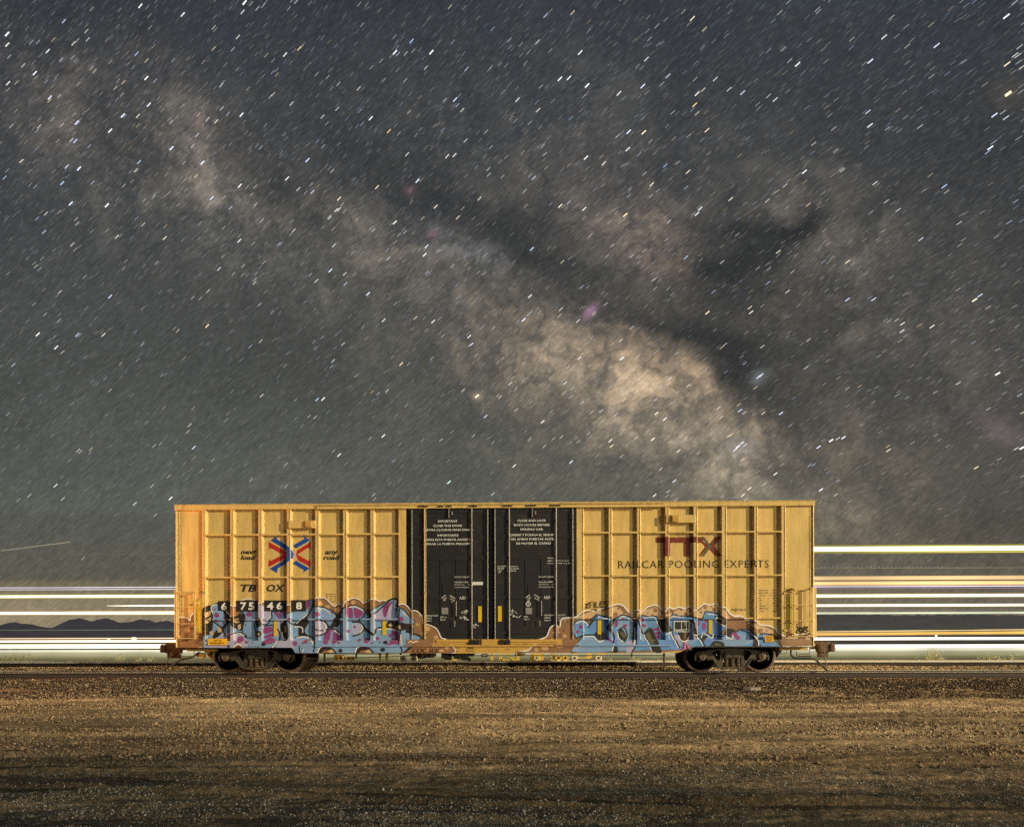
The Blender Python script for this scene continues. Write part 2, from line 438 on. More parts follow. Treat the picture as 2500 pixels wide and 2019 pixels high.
def sky_material():
    m = bpy.data.materials.new('night_sky'); m.use_nodes = True
    nt = m.node_tree; nt.nodes.clear(); N = NT(nt)
    out = N.n('ShaderNodeOutputMaterial'); em = N.n('ShaderNodeEmission')
    N.lk.new(em.outputs[0], out.inputs[0])
    tc = N.n('ShaderNodeTexCoord')
    nrm = N.vm('NORMALIZE', tc.outputs['Object'])
    rot = N.n('ShaderNodeMapping'); rot.inputs[2].default_value = (0, 0, -YAW)
    N.lk.new(nrm, rot.inputs[0])
    sp = N.n('ShaderNodeSeparateXYZ'); N.lk.new(rot.outputs[0], sp.inputs[0])
    yy = N.math('MAXIMUM', sp.outputs[1], 0.12)
    U = N.math('DIVIDE', sp.outputs[0], yy); V = N.math('DIVIDE', sp.outputs[2], yy)
    cb = N.n('ShaderNodeCombineXYZ'); N.lk.new(U, cb.inputs[0]); N.lk.new(V, cb.inputs[1])
    P = cb.outputs[0]
    # warped coordinates so that the clouds of the band get ragged edges
    wn1 = N.noise(P, 5.5, 5, 0.62); wn2 = N.noise(P, 24, 4, 0.6)
    w = N.vm('SCALE', N.vm('SUBTRACT', wn1.outputs['Color'], (.5, .5, .5)), 0.11)
    w2 = N.vm('SCALE', N.vm('SUBTRACT', wn2.outputs['Color'], (.5, .5, .5)), 0.028)
    Q = N.vm('ADD', N.vm('ADD', P, w), w2)
    acc = knots = None
    for i, (x, y, rx, ry, a, c) in enumerate(BLOBS):
        g = N.gauss(P if rx < 45 else Q, x, y, rx, ry, a)
        t = N.vm('SCALE', c, g)
        if rx < 45: knots = t if knots is None else N.vm('ADD', knots, t)
        else: acc = t if acc is None else N.vm('ADD', acc, t)
    dk = None
    for (x, y, rx, ry, a, d) in DARKS:
        g = N.math('MULTIPLY', N.gauss(Q, x, y, rx, ry, a), d)
        dk = g if dk is None else N.math('ADD', dk, g)
    dim = N.math('SUBTRACT', 1.0, N.math('MULTIPLY', dk, 0.72), clamp=True)
    # streaky small-scale mottling along the trails
    mp0 = N.n('ShaderNodeMapping'); mp0.inputs[2].default_value = (0, 0, R(-40)); N.lk.new(P, mp0.inputs[0])
    mp = N.n('ShaderNodeMapping'); mp.inputs[3].default_value = (0.35, 1.4, 1); N.lk.new(mp0.outputs[0], mp.inputs[0])
    n1 = N.noise(P, 11, 7, 0.62); n2 = N.noise(mp.outputs[0], 55, 4, 0.65)
    n1 = N.noise(Q, 8.5, 9, 0.66); n4 = N.noise(Q, 24, 6, 0.62); n5 = N.noise(mp.outputs[0], 260, 3, 0.7)
    mot = N.ramp(n1.outputs[0], [(0.33, (.28, .28, .28)), (0.44, (.66, .66, .66)), (0.53, (1.03, 1.02, 1.0)), (0.68, (1.75, 1.70, 1.62))])
    mot4 = N.ramp(n4.outputs[0], [(0.36, (.60, .60, .61)), (0.64, (1.42, 1.41, 1.39))])
    mot = N.vm('MULTIPLY', mot, mot4)
    n6 = N.noise(Q, 10, 6, 0.6)
    rid = N.math('ABSOLUTE', N.math('SUBTRACT', n6.outputs[0], 0.5))
    fil = N.ramp(rid, [(0.0, (.42, .42, .43)), (0.045, (.85, .85, .85)), (0.10, (1.06, 1.06, 1.06))])
    mot = N.vm('MULTIPLY', mot, fil)
    fine = N.ramp(n5.outputs[0], [(0.32, (.80, .80, .80)), (0.5, (.98, .98, .98)), (0.68, (1.26, 1.26, 1.26))])
    mot2 = N.ramp(n2.outputs[0], [(0.3, (.88, .88, .88)), (0.7, (1.12, 1.12, 1.12))])
    band = N.vm('MULTIPLY', N.vm('SCALE', N.vm('MULTIPLY', N.vm('MULTIPLY', acc, mot), mot2), dim), fine)
    # base airglow with the train's ghost painted into its low bands: slate above, greenish grey low on one side, brown grey low on the other
    lowL = N.ramp(V, [(0.0, (.26, .22, .14)), (0.03, (.29, .238, .150)), (0.055, (.235, .198, .128)), (0.0735, (.160, .145, .092)), (0.0765, (.108, .103, .080)), (0.152, (.096, .101, .086)), (0.160, (.108, .117, .099)), (0.32, (.076, .081, .075)), (0.55, (.045, .050, .055)), (0.77, (.037, .043, .051))])
    lowR = N.ramp(V, [(0.0, (.180, .145, .110)), (0.04, (.165, .140, .105)), (0.09, (.105, .096, .074)), (0.152, (.078, .074, .062)), (0.162, (.088, .083, .070)), (0.32, (.056, .056, .053)), (0.55, (.046, .049, .052)), (0.77, (.040, .047, .056))])
    side = N.math('SMOOTHSTEP' if False else 'ADD', N.math('MULTIPLY', U, 0.95), 0.46, clamp=True)
    mx = N.n('ShaderNodeMixRGB'); N.lk.new(side, mx.inputs[0]); N.lk.new(lowL, mx.inputs[1]); N.lk.new(lowR, mx.inputs[2])
    bn = N.noise(P, 4, 4, 0.55)
    bm_ = N.ramp(bn.outputs[0], [(0.3, (.86, .87, .88)), (0.7, (1.10, 1.09, 1.08))])
    base = N.vm('MULTIPLY', mx.outputs[0], bm_)
    base = N.vm('MULTIPLY', N.vm('MULTIPLY', base, mot2), fine)
    base = N.vm('SCALE', base, N.math('SUBTRACT', 1.0, N.math('MULTIPLY', dk, 0.22)))
    # glow added to the unseen sky behind the camera to fill the shadows
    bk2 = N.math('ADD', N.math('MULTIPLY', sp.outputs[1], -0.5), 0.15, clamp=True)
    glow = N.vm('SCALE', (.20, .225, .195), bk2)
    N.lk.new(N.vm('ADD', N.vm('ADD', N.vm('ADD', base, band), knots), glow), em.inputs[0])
    em.inputs[1].default_value = 1.0
    m.cycles.emission_sampling = 'NONE'
    return m

def star_material():
    m = bpy.data.materials.new('starlight'); m.use_nodes = True
    nt = m.node_tree; nt.nodes.clear(); N = NT(nt)
    out = N.n('ShaderNodeOutputMaterial'); em = N.n('ShaderNodeEmission'); tr = N.n('ShaderNodeBsdfTransparent'); ad = N.n('ShaderNodeAddShader')
    at_ = N.n('ShaderNodeAttribute'); at_.attribute_name = 'glow'
    N.lk.new(at_.outputs['Color'], em.inputs[0]); em.inputs[1].default_value = 1.0
    N.lk.new(em.outputs[0], ad.inputs[0]); N.lk.new(tr.outputs[0], ad.inputs[1]); N.lk.new(ad.outputs[0], out.inputs[0])
    m.cycles.emission_sampling = 'NONE'
    return m

def band_density(px, py):
    d = np.full(px.shape, 0.42)
    X, Y = px / D1, py / D1
    for (x, y, rx, ry, a, c) in BLOBS:
        if rx < 45: continue
        ca, sa = math.cos(R(a)), math.sin(R(a))
        p = ((X - x) * ca + (Y - y) * sa) / rx; q = (-(X - x) * sa + (Y - y) * ca) / ry
        d += np.exp(-0.5 * (p * p + q * q)) * (c[1] * 7)
    for (x, y, rx, ry, a, c) in DARKS:
        ca, sa = math.cos(R(a)), math.sin(R(a))
        p = ((X - x) * ca + (Y - y) * sa) / rx; q = (-(X - x) * sa + (Y - y) * ca) / ry
        d *= 1 - 0.35 * c * np.exp(-0.5 * (p * p + q * q))
    return d * np.clip((1560 - py) / 560, 0.05, 1) * np.where(py > 1262, .35, 1.0)

def build_sky():
    rad = 5200.0
    vs, fs, mi = [], [], []
    nu, nv = 96, 28
    for j in range(nv + 1):
        el = R(-14) + (R(90) - R(-14)) * j / nv
        for i in range(nu):
            a = 2 * math.pi * i / nu
            vs.append((rad * math.cos(el) * math.cos(a), rad * math.cos(el) * math.sin(a), rad * math.sin(el)))
    for j in range(nv):
        for i in range(nu):
            k = (i + 1) % nu
            fs.append((j * nu + i, (j + 1) * nu + i, (j + 1) * nu + k, j * nu + k)); mi.append(0)
    nd = len(vs)
    # star trails: every star turned through the same small angle about the celestial pole
    n = 46000
    px = RNG.uniform(-700, 3200, n * 4); py = RNG.uniform(-500, 1500, n * 4)
    keep = RNG.uniform(0, 1, n * 4) < np.minimum(1, band_density(px, py))
    px, py = px[keep][:n], py[keep][:n]
    n = len(px)
    mag = RNG.uniform(0, 1, n)
    bri = np.minimum(0.0130 * mag ** -0.78, 1.0) * RNG.uniform(.8, 1.2, n)
    wid = 1.05 + 0.75 * np.clip(bri, 0, 1) ** 0.6
    tint = RNG.normal(0, 1, n)
    colr = np.stack([1 + .13 * tint, np.full(n, 1.0) - .03 * np.abs(tint), 1 - .23 * tint], 1).clip(.35, 1.6)
    extra = [(2464, 232, 1.6, (1.25, 1.0, .5), 6.5), (2460, 43, 1.2, (.95, 1, 1.05), 3.6), (1436, 210, 1.1, (1, 1, 1), 3.8), (2420, 364, 1.1, (.8, .95, 1.1), 3.8),
             (2381, 735, 1.1, (1.1, .95, .75), 4), (2437, 915, 1.2, (1, 1, 1.05), 4), (2030, 1077, 1.3, (1, 1, 1.05), 4), (2060, 1070, 1.0, (1, 1, 1.05), 3.6),
             (2496, 1096, 1.3, (1, 1, 1), 4.5), (1802, 1092, 1.1, (1, 1, 1.1), 4), (1812, 1083, .8, (1, 1, 1.1), 3), (1795, 1100, .7, (1, 1, 1.1), 3),
             (1166, 967, 1.0, (1.2, .95, .7), 5), (2005, 1197, 1.1, (.95, 1, 1.05), 3.4), (967, 128, 1.1, (1, 1, 1), 3.2), (1056, 128, 1.1, (1.05, 1, .9), 3.2),
             (263, 500, 1.1, (1.05, .95, 1.1), 3.4), (20, 82, 1.0, (.9, .95, 1.1), 3.6), (600, 6, 1.2, (1, 1, 1), 3.6), (1097, 1177, 1.1, (.8, 1.05, 1), 3.2),
             (829, 1110, 1.0, (1, 1, .9), 3), (1595, 1073, .9, (1.1, 1, .7), 3.4), (1894, 1158, 1.0, (1.1, 1, .8), 3), (1853, 922, .7, (.9, .95, 1.1), 3.4), (1860, 917, .5, (.9, .95, 1.1), 5)]
    ex = np.array([(e[0], e[1], e[2], e[4]) for e in extra]); ec = np.array([e[3] for e in extra])
    px = np.concatenate([px, ex[:, 0]]); py = np.concatenate([py, ex[:, 1]]); bri = np.concatenate([bri, ex[:, 2]]); wid = np.concatenate([wid, ex[:, 3] * .65])
    colr = np.concatenate([colr, ec]); n = len(px)
    u, v = (px - HX) / F_PX, (HY - py) / F_PX
    ca, sa = math.cos(YAW), math.sin(YAW)
    def dirs(u, v):
        d = np.stack([u * ca - sa, u * sa + ca, v], 1)
        return d / np.linalg.norm(d, axis=1)[:, None]
    d = dirs(u, v)
    k = dirs(np.array([1.936]), np.array([-1.975]))[0]
    def turn(d, ang):
        c, s = math.cos(ang), math.sin(ang)
        return d * c + np.cross(k, d) * s + k * (d @ k)[:, None] * (1 - c)
    h = R(0.15)
    a, b = turn(d, -h), turn(d, h)
    t = b - a; t /= np.linalg.norm(t, axis=1)[:, None]
    wv = np.cross(d, t) * (wid / F_PX * 0.5)[:, None]
    rs = rad * 0.985
    V4 = np.stack([a - wv, b - wv, b + wv, a + wv], 1).reshape(-1, 3) * rs
    C4 = np.repeat(colr * bri[:, None], 4, 0)
    SV, SF, SCOL = [tuple(p) for p in V4], [tuple(range(nd + 4 * i, nd + 4 * i + 4)) for i in range(n)], [tuple(c) for c in C4]
    # two aircraft with blinking lamps: dotted lines low in the sky
    def dots(p0, p1, m, w, l, col):
        for i in range(m):
            x = p0[0] + (p1[0] - p0[0]) * i / m; y = p0[1] + (p1[1] - p0[1]) * i / m
            dx, dy = (p1[0] - p0[0]), (p1[1] - p0[1]); L = math.hypot(dx, dy); dx, dy = dx / L, dy / L
            q = [(x, y), (x + dx * l, y + dy * l), (x + dx * l - dy * w, y + dy * l + dx * w), (x - dy * w, y + dx * w)]
            U, Vv = uv(np.array([p[0] for p in q]), np.array([p[1] for p in q]))
            b0 = nd + len(SV)
            SV.extend(tuple(p) for p in dirs(U, Vv) * rs); SF.append((b0, b0 + 1, b0 + 2, b0 + 3)); SCOL.extend([col] * 4)
    dots((4, 1341), (172, 1320), 34, 1.8, 3.2, (.42, .34, .22))
    dots((2040, 1353), (2082, 1349), 12, 1.2, 1.8, (.35, .33, .25))
    dots((1992, 1384.5), (2310, 1384.5), 31, 2.0, 2.4, (.10, .13, .20))
    vs += SV; fs += SF; mi += [1] * len(SF)
    o = mesh_obj('sky', vs, fs, [sky_material(), star_material()], None, mi)
    at_ = o.data.color_attributes.new('glow', 'FLOAT_COLOR', 'POINT')
    arr = np.zeros((len(vs), 4), np.float32); arr[:, 3] = 1
    arr[nd:, :3] = np.array(SCOL, np.float32)
    at_.data.foreach_set('color', arr.ravel())
    o.location = (CAM.x, CAM.y, CAM.z)
    tag(o, kind='structure')
    return o
build_sky()

# ------------------------------------------------------------------ noise for the terrain
def vnoise(x, y, seed):
    xi, yi = np.floor(x).astype(np.int64), np.floor(y).astype(np.int64)
    fx, fy = x - xi, y - yi
    fx = fx * fx * (3 - 2 * fx); fy = fy * fy * (3 - 2 * fy)
    def h(a, b):
        n = (a * 374761393 + b * 668265263 + seed * 974634777) & 0xffffffff
        n = ((n ^ (n >> 13)) * 1274126177) & 0xffffffff
        n = n ^ (n >> 16)
        return (n & 0xffff) / 65535.0
    a, b, c, d = h(xi, yi), h(xi + 1, yi), h(xi, yi + 1), h(xi + 1, yi + 1)
    return (a + (b - a) * fx) * (1 - fy) + (c + (d - c) * fx) * fy - 0.5

def bed_z(y):
    return np.interp(y, [-24, -3.1, -2.3, -1.0, -0.25, 1.9, 2.6, 3.6, 4.2, 6.9, 8.6, 10.2], [-.57, -.57, -.50, -.27, -.185, -.185, -.20, -.06, .022, .022, -.20, -.32])

RUTS = [(-5.2, .02, .002, .16), (-7.0, .025, .003, .17), (-8.2, .05, .004, .15), (-9.6, -.015, .002, .18), (-11.0, .03, -.002, .16), (-13.2, .09, .003, .17), (-14.8, .10, .002, .15), (-17.0, -.12, .004, .13), (-4.4, -.01, .001, .14)]
def ground_h(x, y):
    z = np.full(x.shape, -0.57) + np.where(y > -3.1, bed_z(y) - (-0.57), 0)
    z = z + 0.075 * vnoise(x / 3.4, y / 1.7, 1) + 0.04 * vnoise(x / 1.3, y / 0.7, 2)
    f = np.clip((-y - 2.2) / 1.5, 0, 1)
    z = z + f * (0.065 * vnoise(x / 7.0 + y * 0.30, y / 0.85, 3) + 0.055 * vnoise(x / 3.2 - y * 0.25, y / 0.38, 4) + 0.045 * vnoise(x / 2.6 + y * .1, y / 0.15, 8) + 0.02 * vnoise(x / 1.1 - y * .2, y / 0.07, 9))   # wheel ruts along the track
    for (ya, sl, cv, wd) in RUTS:                       # single wheel ruts that sweep along the yard
        t = (y - (ya + sl * x + cv * x * x)) / wd
        z = z + 0.055 * (1.6 * np.exp(-((np.abs(t) - 1.15) / .5) ** 2) - 1.3 * np.exp(-t * t)) * (0.6 + .8 * (vnoise(x / 2.2, y * 0 + ya, 71) + .3))
    z = z + 0.024 * vnoise(x / 0.30, y / 0.20, 5) + 0.018 * vnoise(x / 0.13, y / 0.10, 6) + 0.012 * vnoise(x / 0.07, y / 0.06, 7)
    return z

def ground_material():
    m = bpy.data.materials.new('gravelly_dirt'); m.use_nodes = True
    nt = m.node_tree; N = NT(nt); p = nt.nodes['Principled BSDF']
    tc = N.n('ShaderNodeTexCoord'); P = tc.outputs['Object']
    mp = N.n('ShaderNodeMapping'); mp.inputs[3].default_value = (0.25, 1, 1); N.lk.new(P, mp.inputs[0])
    a = N.noise(mp.outputs[0], 1.1, 8, 0.68); b = N.noise(P, 26, 5, 0.7)
    c1 = N.ramp(a.outputs[0], [(0.30, (.18, .130, .082)), (0.5, (.40, .290, .178)), (0.72, (.60, .45, .29))])
    c2 = N.ramp(b.outputs[0], [(0.30, (.55, .55, .55)), (0.55, (1, 1, 1)), (0.75, (1.5, 1.48, 1.45))])
    vo = N.n('ShaderNodeTexVoronoi'); vo.inputs['Scale'].default_value = 48; N.lk.new(P, vo.inputs['Vector'])
    sp = N.ramp(vo.outputs['Color'], [(0.0, (.6, .6, .6)), (0.72, (1, 1, 1)), (0.9, (1.9, 1.85, 1.8))])
    mp2 = N.n('ShaderNodeMapping'); mp2.inputs[2].default_value = (0, 0, R(5)); mp2.inputs[3].default_value = (0.11, 1.5, 1); N.lk.new(P, mp2.inputs[0])
    tr = N.noise(mp2.outputs[0], 1.0, 6, 0.6); tr.inputs['Distortion'].default_value = 1.1
    c4 = N.ramp(tr.outputs[0], [(0.34, (.60, .60, .61)), (0.5, (.95, .95, .95)), (0.64, (1.42, 1.40, 1.37))])
    pt = N.noise(P, 0.55, 5, 0.6)
    c5 = N.ramp(pt.outputs[0], [(0.35, (.72, .74, .76)), (0.65, (1.22, 1.20, 1.16))])
    col = N.vm('MULTIPLY', N.vm('MULTIPLY', N.vm('MULTIPLY', N.vm('MULTIPLY', c1, c2), sp), c4), c5)
    N.lk.new(col, p.inputs['Base Color']); p.inputs['Roughness'].default_value = 0.95; p.inputs['Specular IOR Level'].default_value = 0.15
    bp = N.n('ShaderNodeBump'); bp.inputs['Strength'].default_value = 1.0; bp.inputs['Distance'].default_value = 0.02
    n3 = N.noise(P, 70, 4, 0.7); N.lk.new(n3.outputs[0], bp.inputs['Height']); N.lk.new(bp.outputs[0], p.inputs['Normal'])
    return m
M['ground'] = ground_material()

def fast_mesh(name, V, Q, mats, smooth=False, parent=None):
    """V: n x 3 floats, Q: m x 4 ints"""
    me = bpy.data.meshes.new(name)
    me.vertices.add(len(V)); me.vertices.foreach_set('co', V.astype(np.float32).ravel())
    k = Q.shape[1]
    me.loops.add(Q.size); me.loops.foreach_set('vertex_index', Q.astype(np.int32).ravel())
    me.polygons.add(len(Q)); me.polygons.foreach_set('loop_start', np.arange(0, Q.size, k, dtype=np.int32))
    me.polygons.foreach_set('use_smooth', np.full(len(Q), smooth))
    me.materials.append(mats)
    me.update(calc_edges=True); me.validate()
    o = bpy.data.objects.new(name, me); COL.objects.link(o)
    return o

def build_ground():
    xs = np.arange(-22, 22.001, 0.032)
    ys = [-22.2]
    while ys[-1] < -0.9:
        ys.append(ys[-1] + np.interp(ys[-1] + 24.4, [2, 8, 16, 24], [.018, .026, .045, .06]))
    ys = np.array(ys + list(np.arange(-.82, 10.3, 0.09)))
    Xg, Yg = np.meshgrid(xs, ys)
    Z = ground_h(Xg, Yg)
    nr, nc = Xg.shape
    V = np.stack([Xg, Yg, Z], 2).reshape(-1, 3)
    i = np.arange(nr - 1)[:, None] * nc + np.arange(nc - 1)[None, :]
    Q = np.stack([i, i + 1, i + nc + 1, i + nc], 2).reshape(-1, 4)
    # the rest of the desert, one sheet to the horizon just below the modelled strip
    bx = np.array([-6000, -600, -80, -22, 22, 80, 600, 6000.]); by = np.array([-6000, -600, -60, -22, 10, 40, 120, 600, 6000.])
    BX, BY = np.meshgrid(bx, by)
    BZ = np.full(BX.shape, -0.74)
    B = np.stack([BX, BY, BZ], 2).reshape(-1, 3); nb = len(bx)
    j = np.arange(len(by) - 1)[:, None] * nb + np.arange(nb - 1)[None, :]
    QB = np.stack([j, j + 1, j + nb + 1, j + nb], 2).reshape(-1, 4) + len(V)
    o = fast_mesh('ground', np.concatenate([V, B]), np.concatenate([Q, QB]), M['ground'])
    tag(o, kind='structure')
build_ground()

# ------------------------------------------------------------------ loose stones (real geometry, one mesh for each kind of ground cover)
def stone_material(name, stops):
    m = bpy.data.materials.new(name); m.use_nodes = True
    N = NT(m.node_tree); p = m.node_tree.nodes['Principled BSDF']
    g = N.n('ShaderNodeNewGeometry')
    N.lk.new(N.ramp(g.outputs['Random Per Island'], stops), p.inputs['Base Color'])
    p.inputs['Roughness'].default_value = 0.85; p.inputs['Specular IOR Level'].default_value = 0.3
    return m
CUBE = np.array([(x, y, z) for x in (-1, 1) for y in (-1, 1) for z in (-1, 1)], float)
CQ = np.array([(0, 1, 3, 2), (4, 6, 7, 5), (0, 4, 5, 1), (2, 3, 7, 6), (0, 2, 6, 4), (1, 5, 7, 3)])
def stones(name, x, y, z, r, material):
    n = len(x)
    V = CUBE[None] * RNG.uniform(.45, 1.0, (n, 8, 3)) * 0.8
    V = V * (r[:, None, None] * RNG.uniform(.65, 1.25, (n, 1, 3)))
    q = RNG.normal(0, 1, (n, 4)); q /= np.linalg.norm(q, axis=1)[:, None]
    a, b, c, d = q.T
    Rm = np.stack([1 - 2 * (c * c + d * d), 2 * (b * c - a * d), 2 * (b * d + a * c), 2 * (b * c + a * d), 1 - 2 * (b * b + d * d), 2 * (c * d - a * b),
                   2 * (b * d - a * c), 2 * (c * d + a * b), 1 - 2 * (b * b + c * c)], 1).reshape(n, 3, 3)
    V = np.einsum('nij,nkj->nki', Rm, V) + np.stack([x, y, z], 1)[:, None, :]
    Q = (CQ[None] + (np.arange(n) * 8)[:, None, None]).reshape(-1, 4)
    return fast_mesh(name, V.reshape(-1, 3), Q, material)

sm1 = stone_material('ballast_stone', [(0, (.020, .015, .012)), (.4, (.055, .040, .028)), (.75, (.11, .08, .055)), (.9, (.24, .18, .12)), (1, (.42, .34, .25))])
sm3 = stone_material('tan_ballast_stone', [(0, (.13, .09, .05)), (.35, (.34, .24, .13)), (.75, (.52, .38, .21)), (1, (.70, .57, .38))])
sm4 = stone_material('dirt_clod', [(0, (.16, .11, .07)), (.6, (.36, .25, .15)), (.93, (.52, .38, .24)), (1, (.62, .52, .40))])
sm2 = stone_material('gravel_stone', [(0, (.14, .13, .105)), (.5, (.34, .32, .26)), (.8, (.50, .47, .41)), (1, (.74, .72, .67))])
# ballast: shoulder, four foot way and the strip between the two tracks
xa, ya = RNG.uniform(-21, 21, 90000), -0.22 - 3.6 * RNG.beta(1.0, 1.9, 90000)
kk = RNG.uniform(-.42, .30, 90000) < vnoise(xa / 1.6, ya / .45, 51) + .7 * vnoise(xa / .4, ya / .25, 52) + .12
xa, ya = xa[kk], ya[kk]
xb, yb = RNG.uniform(-23, 23, 46000), RNG.uniform(1.75, 4.45, 46000)
xc, yc = RNG.uniform(-21, 21, 9000), RNG.uniform(.12, 1.4, 9000)
xd, yd = RNG.uniform(-23, 23, 9000), RNG.uniform(4.75, 8.8, 9000)
r = RNG.uniform(.012, .030, len(xa))
o = stones('ballast', xa, ya, ground_h(xa, ya) + r * 0.35, r, sm1)  # shoulder stones take the darker colour ramp
tag(o, 'dark crushed stone of the near shoulder below the first rail', 'ballast', kind='stuff')
x = np.concatenate([xb, xc, xd]); y = np.concatenate([yb, yc, yd])
r = RNG.uniform(.012, .032, len(x))
o = stones('ballast', x, y, ground_h(x, y) + r * 0.35, r, sm3)
tag(o, 'tan crushed stone ballast between and beyond the two tracks', 'ballast', kind='stuff')
# gravel on the dirt yard
u = RNG.uniform(0, 1, 230000)
dd = 1 / (1 / 21.6 + u * (1 / 4.2 - 1 / 21.6))
x = RNG.uniform(-.72, .72, len(dd)) * (dd + 1.5); y = CAM.y + dd
cl = vnoise(x / 1.1, y / .5, 31) + .6 * vnoise(x / .35, y / .3, 33)
k = RNG.uniform(-.45, .45, len(dd)) < cl - np.clip((dd - 9) / 12, 0, 1) * .35
x, y, dd = x[k], y[k], dd[k]
r = RNG.uniform(.003, .008, len(x)) * (1 + .9 * RNG.uniform(0, 1, len(x)) ** 6)
# coarser clods thrown up by the tyres farther out
d2 = RNG.uniform(9.5, 22.2, 130000); x2 = RNG.uniform(-.68, .68, 130000) * (d2 + 1); y2 = CAM.y + d2
k2 = RNG.uniform(-.3, .5, 130000) < vnoise(x2 / 4 + y2 * .3, y2 / .45 + x2 * .06, 61) + .8 * vnoise(x2 / 1.0, y2 / .25, 62)
x2, y2 = x2[k2], y2[k2]; r2 = RNG.uniform(.006, .019, len(x2)) * (1 + .8 * RNG.uniform(0, 1, len(x2)) ** 8)
o2 = stones('dirt_clods', x2, y2, ground_h(x2, y2) + r2 * .25, r2, sm4)
tag(o2, 'brown clods of loose dirt along the wheel tracks', 'dirt', kind='stuff')
o = stones('gravel', x, y, ground_h(x, y) + r * .3, r, sm2)
tag(o, 'fine pale gravel strewn over the bare dirt yard', 'gravel', kind='stuff')

# a belt of scrub far out on the plain
nb_ = 5200
x = RNG.uniform(-150, 150, nb_); y = RNG.uniform(52, 88, nb_); r = RNG.uniform(.16, .48, nb_)
o = stones('distant_scrub', x, y, -.70 + RNG.uniform(0, 1, nb_) ** 1.5 * 1.35 * (.7 + .6 * vnoise(x / 6, y / 9, 81)), r, stone_material('scrub_leaf', [(0, (.16, .14, .08)), (.6, (.38, .34, .20)), (1, (.60, .55, .36))]))
tag(o, 'low belt of dry scrub far out on the desert plain', 'scrub', kind='stuff')

# ------------------------------------------------------------------ hills on the horizon
def ridge(name, pts, Y, mat_):
    """pts: silhouette in photograph pixels at distance Y; a real ridge with slopes before and behind it"""
    xs = np.linspace(pts[0][0], pts[-1][0], 260)
    ys = np.interp(xs, [p[0] for p in pts], [p[1] for p in pts])
    ys = ys - 3.0 * (vnoise(xs / 17, xs * 0, 41) + .8 * vnoise(xs / 8, xs * 0, 42) + .6 * vnoise(xs / 4, xs * 0, 45))
    top = [at(a, b, Y) for a, b in zip(xs, ys)]
    rows = []
    for t, dy in ((0, -420), (.3, -250), (.68, -110), (1, 0), (.6, 160), (0, 420)):
        rows.append([(p[0] + 14 * vnoise(np.array([i / 3.]), np.array([t * 7]), 43)[0], Y + dy + 90 * vnoise(np.array([i / 4.]), np.array([t * 5.]), 44)[0] * (t < 1), -0.9 + (p[1] + .9) * t) for i, p in enumerate(top)])
    n = len(xs)
    vs = [p for r_ in rows for p in r_]
    fs = [(j * n + i, j * n + i + 1, (j + 1) * n + i + 1, (j + 1) * n + i) for j in range(5) for i in range(n - 1)]
    return tag(mesh_obj(name, vs, fs, mat_, None, None, True), kind='structure')
hm2 = mat('dusty_hill_rock', (0.95, 0.80, 0.70), 0.95, var=0.2, vscale=0.02, spec=0.0)
hm = mat('hill_rock', (0.70, 0.56, 0.62), 0.95, var=0.25, vscale=0.02, spec=0.0)
ridge('hills', [(-420, 1545), (-200, 1520), (-90, 1532), (0, 1528), (20, 1521), (42, 1519), (60, 1523), (85, 1527), (110, 1530), (135, 1531), (150, 1526), (170, 1515), (190, 1509), (205, 1513), (225, 1518), (240, 1515), (260, 1509), (275, 1513),
      (290, 1519), (310, 1519), (330, 1514), (350, 1512), (365, 1515), (380, 1520), (395, 1516), (410, 1517), (440, 1526), (520, 1540), (700, 1552), (900, 1560)], 2600, hm)
ridge('hills', [(1500, 1560), (1750, 1530), (1900, 1508), (1990, 1500), (2100, 1499), (2200, 1502), (2330, 1500), (2500, 1501), (2700, 1506), (3000, 1520)], 2700, hm2)

# ------------------------------------------------------------------ railway tracks
def rail_profile(top):
    return [(-.075, top - .172), (.075, top - .172), (.075, top - .160), (.012, top - .138), (.010, top - .050), (.036, top - .042), (.036, top - .010), (.024, top - .001), (-.024, top - .001),
            (-.036, top - .010), (-.036, top - .042), (-.010, top - .050), (-.012, top - .138), (-.075, top - .160)]
def make_track(y0, top, label, nt_, wide=False):
    root = empty('railway_track', (0, y0 + .75, top - .17), label, 'railway track')
    for k in (0, 1):
        pr = rail_profile(top); n = len(pr); yy = y0 + 1.5 * k
        vs = [(x, yy + p[0], p[1]) for x in (-45, 45) for p in pr]
        fs = [(i, (i + 1) % n, n + (i + 1) % n, n + i) for i in range(n)] + [tuple(range(n))[::-1], tuple(range(n, 2 * n))]
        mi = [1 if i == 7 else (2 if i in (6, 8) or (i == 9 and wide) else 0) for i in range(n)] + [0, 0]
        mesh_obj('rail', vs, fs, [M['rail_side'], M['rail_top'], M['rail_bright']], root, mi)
    first = None
    for i in range(nt_):
        x = -21.5 + i * 43.0 / nt_ + random.uniform(-.03, .03)
        if first is None:
            b = MB().box(x - .11, x + .11, y0 - .52, y0 + 2.02, top - .33, top - .176, bev=.008)
            for k in (0, 1):
                b.box(x - .09, x + .09, y0 + 1.5 * k - .17, y0 + 1.5 * k + .17, top - .178, top - .166)
            first = b.build('sleeper', M['tie'], root); x00 = x
        else:
            c = first.copy(); COL.objects.link(c); c.parent = root; c.location.x += x - x00
    return root
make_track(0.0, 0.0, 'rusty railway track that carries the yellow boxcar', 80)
make_track(4.6, 0.212, 'second railway track with bright rail heads behind the boxcar', 80, True)

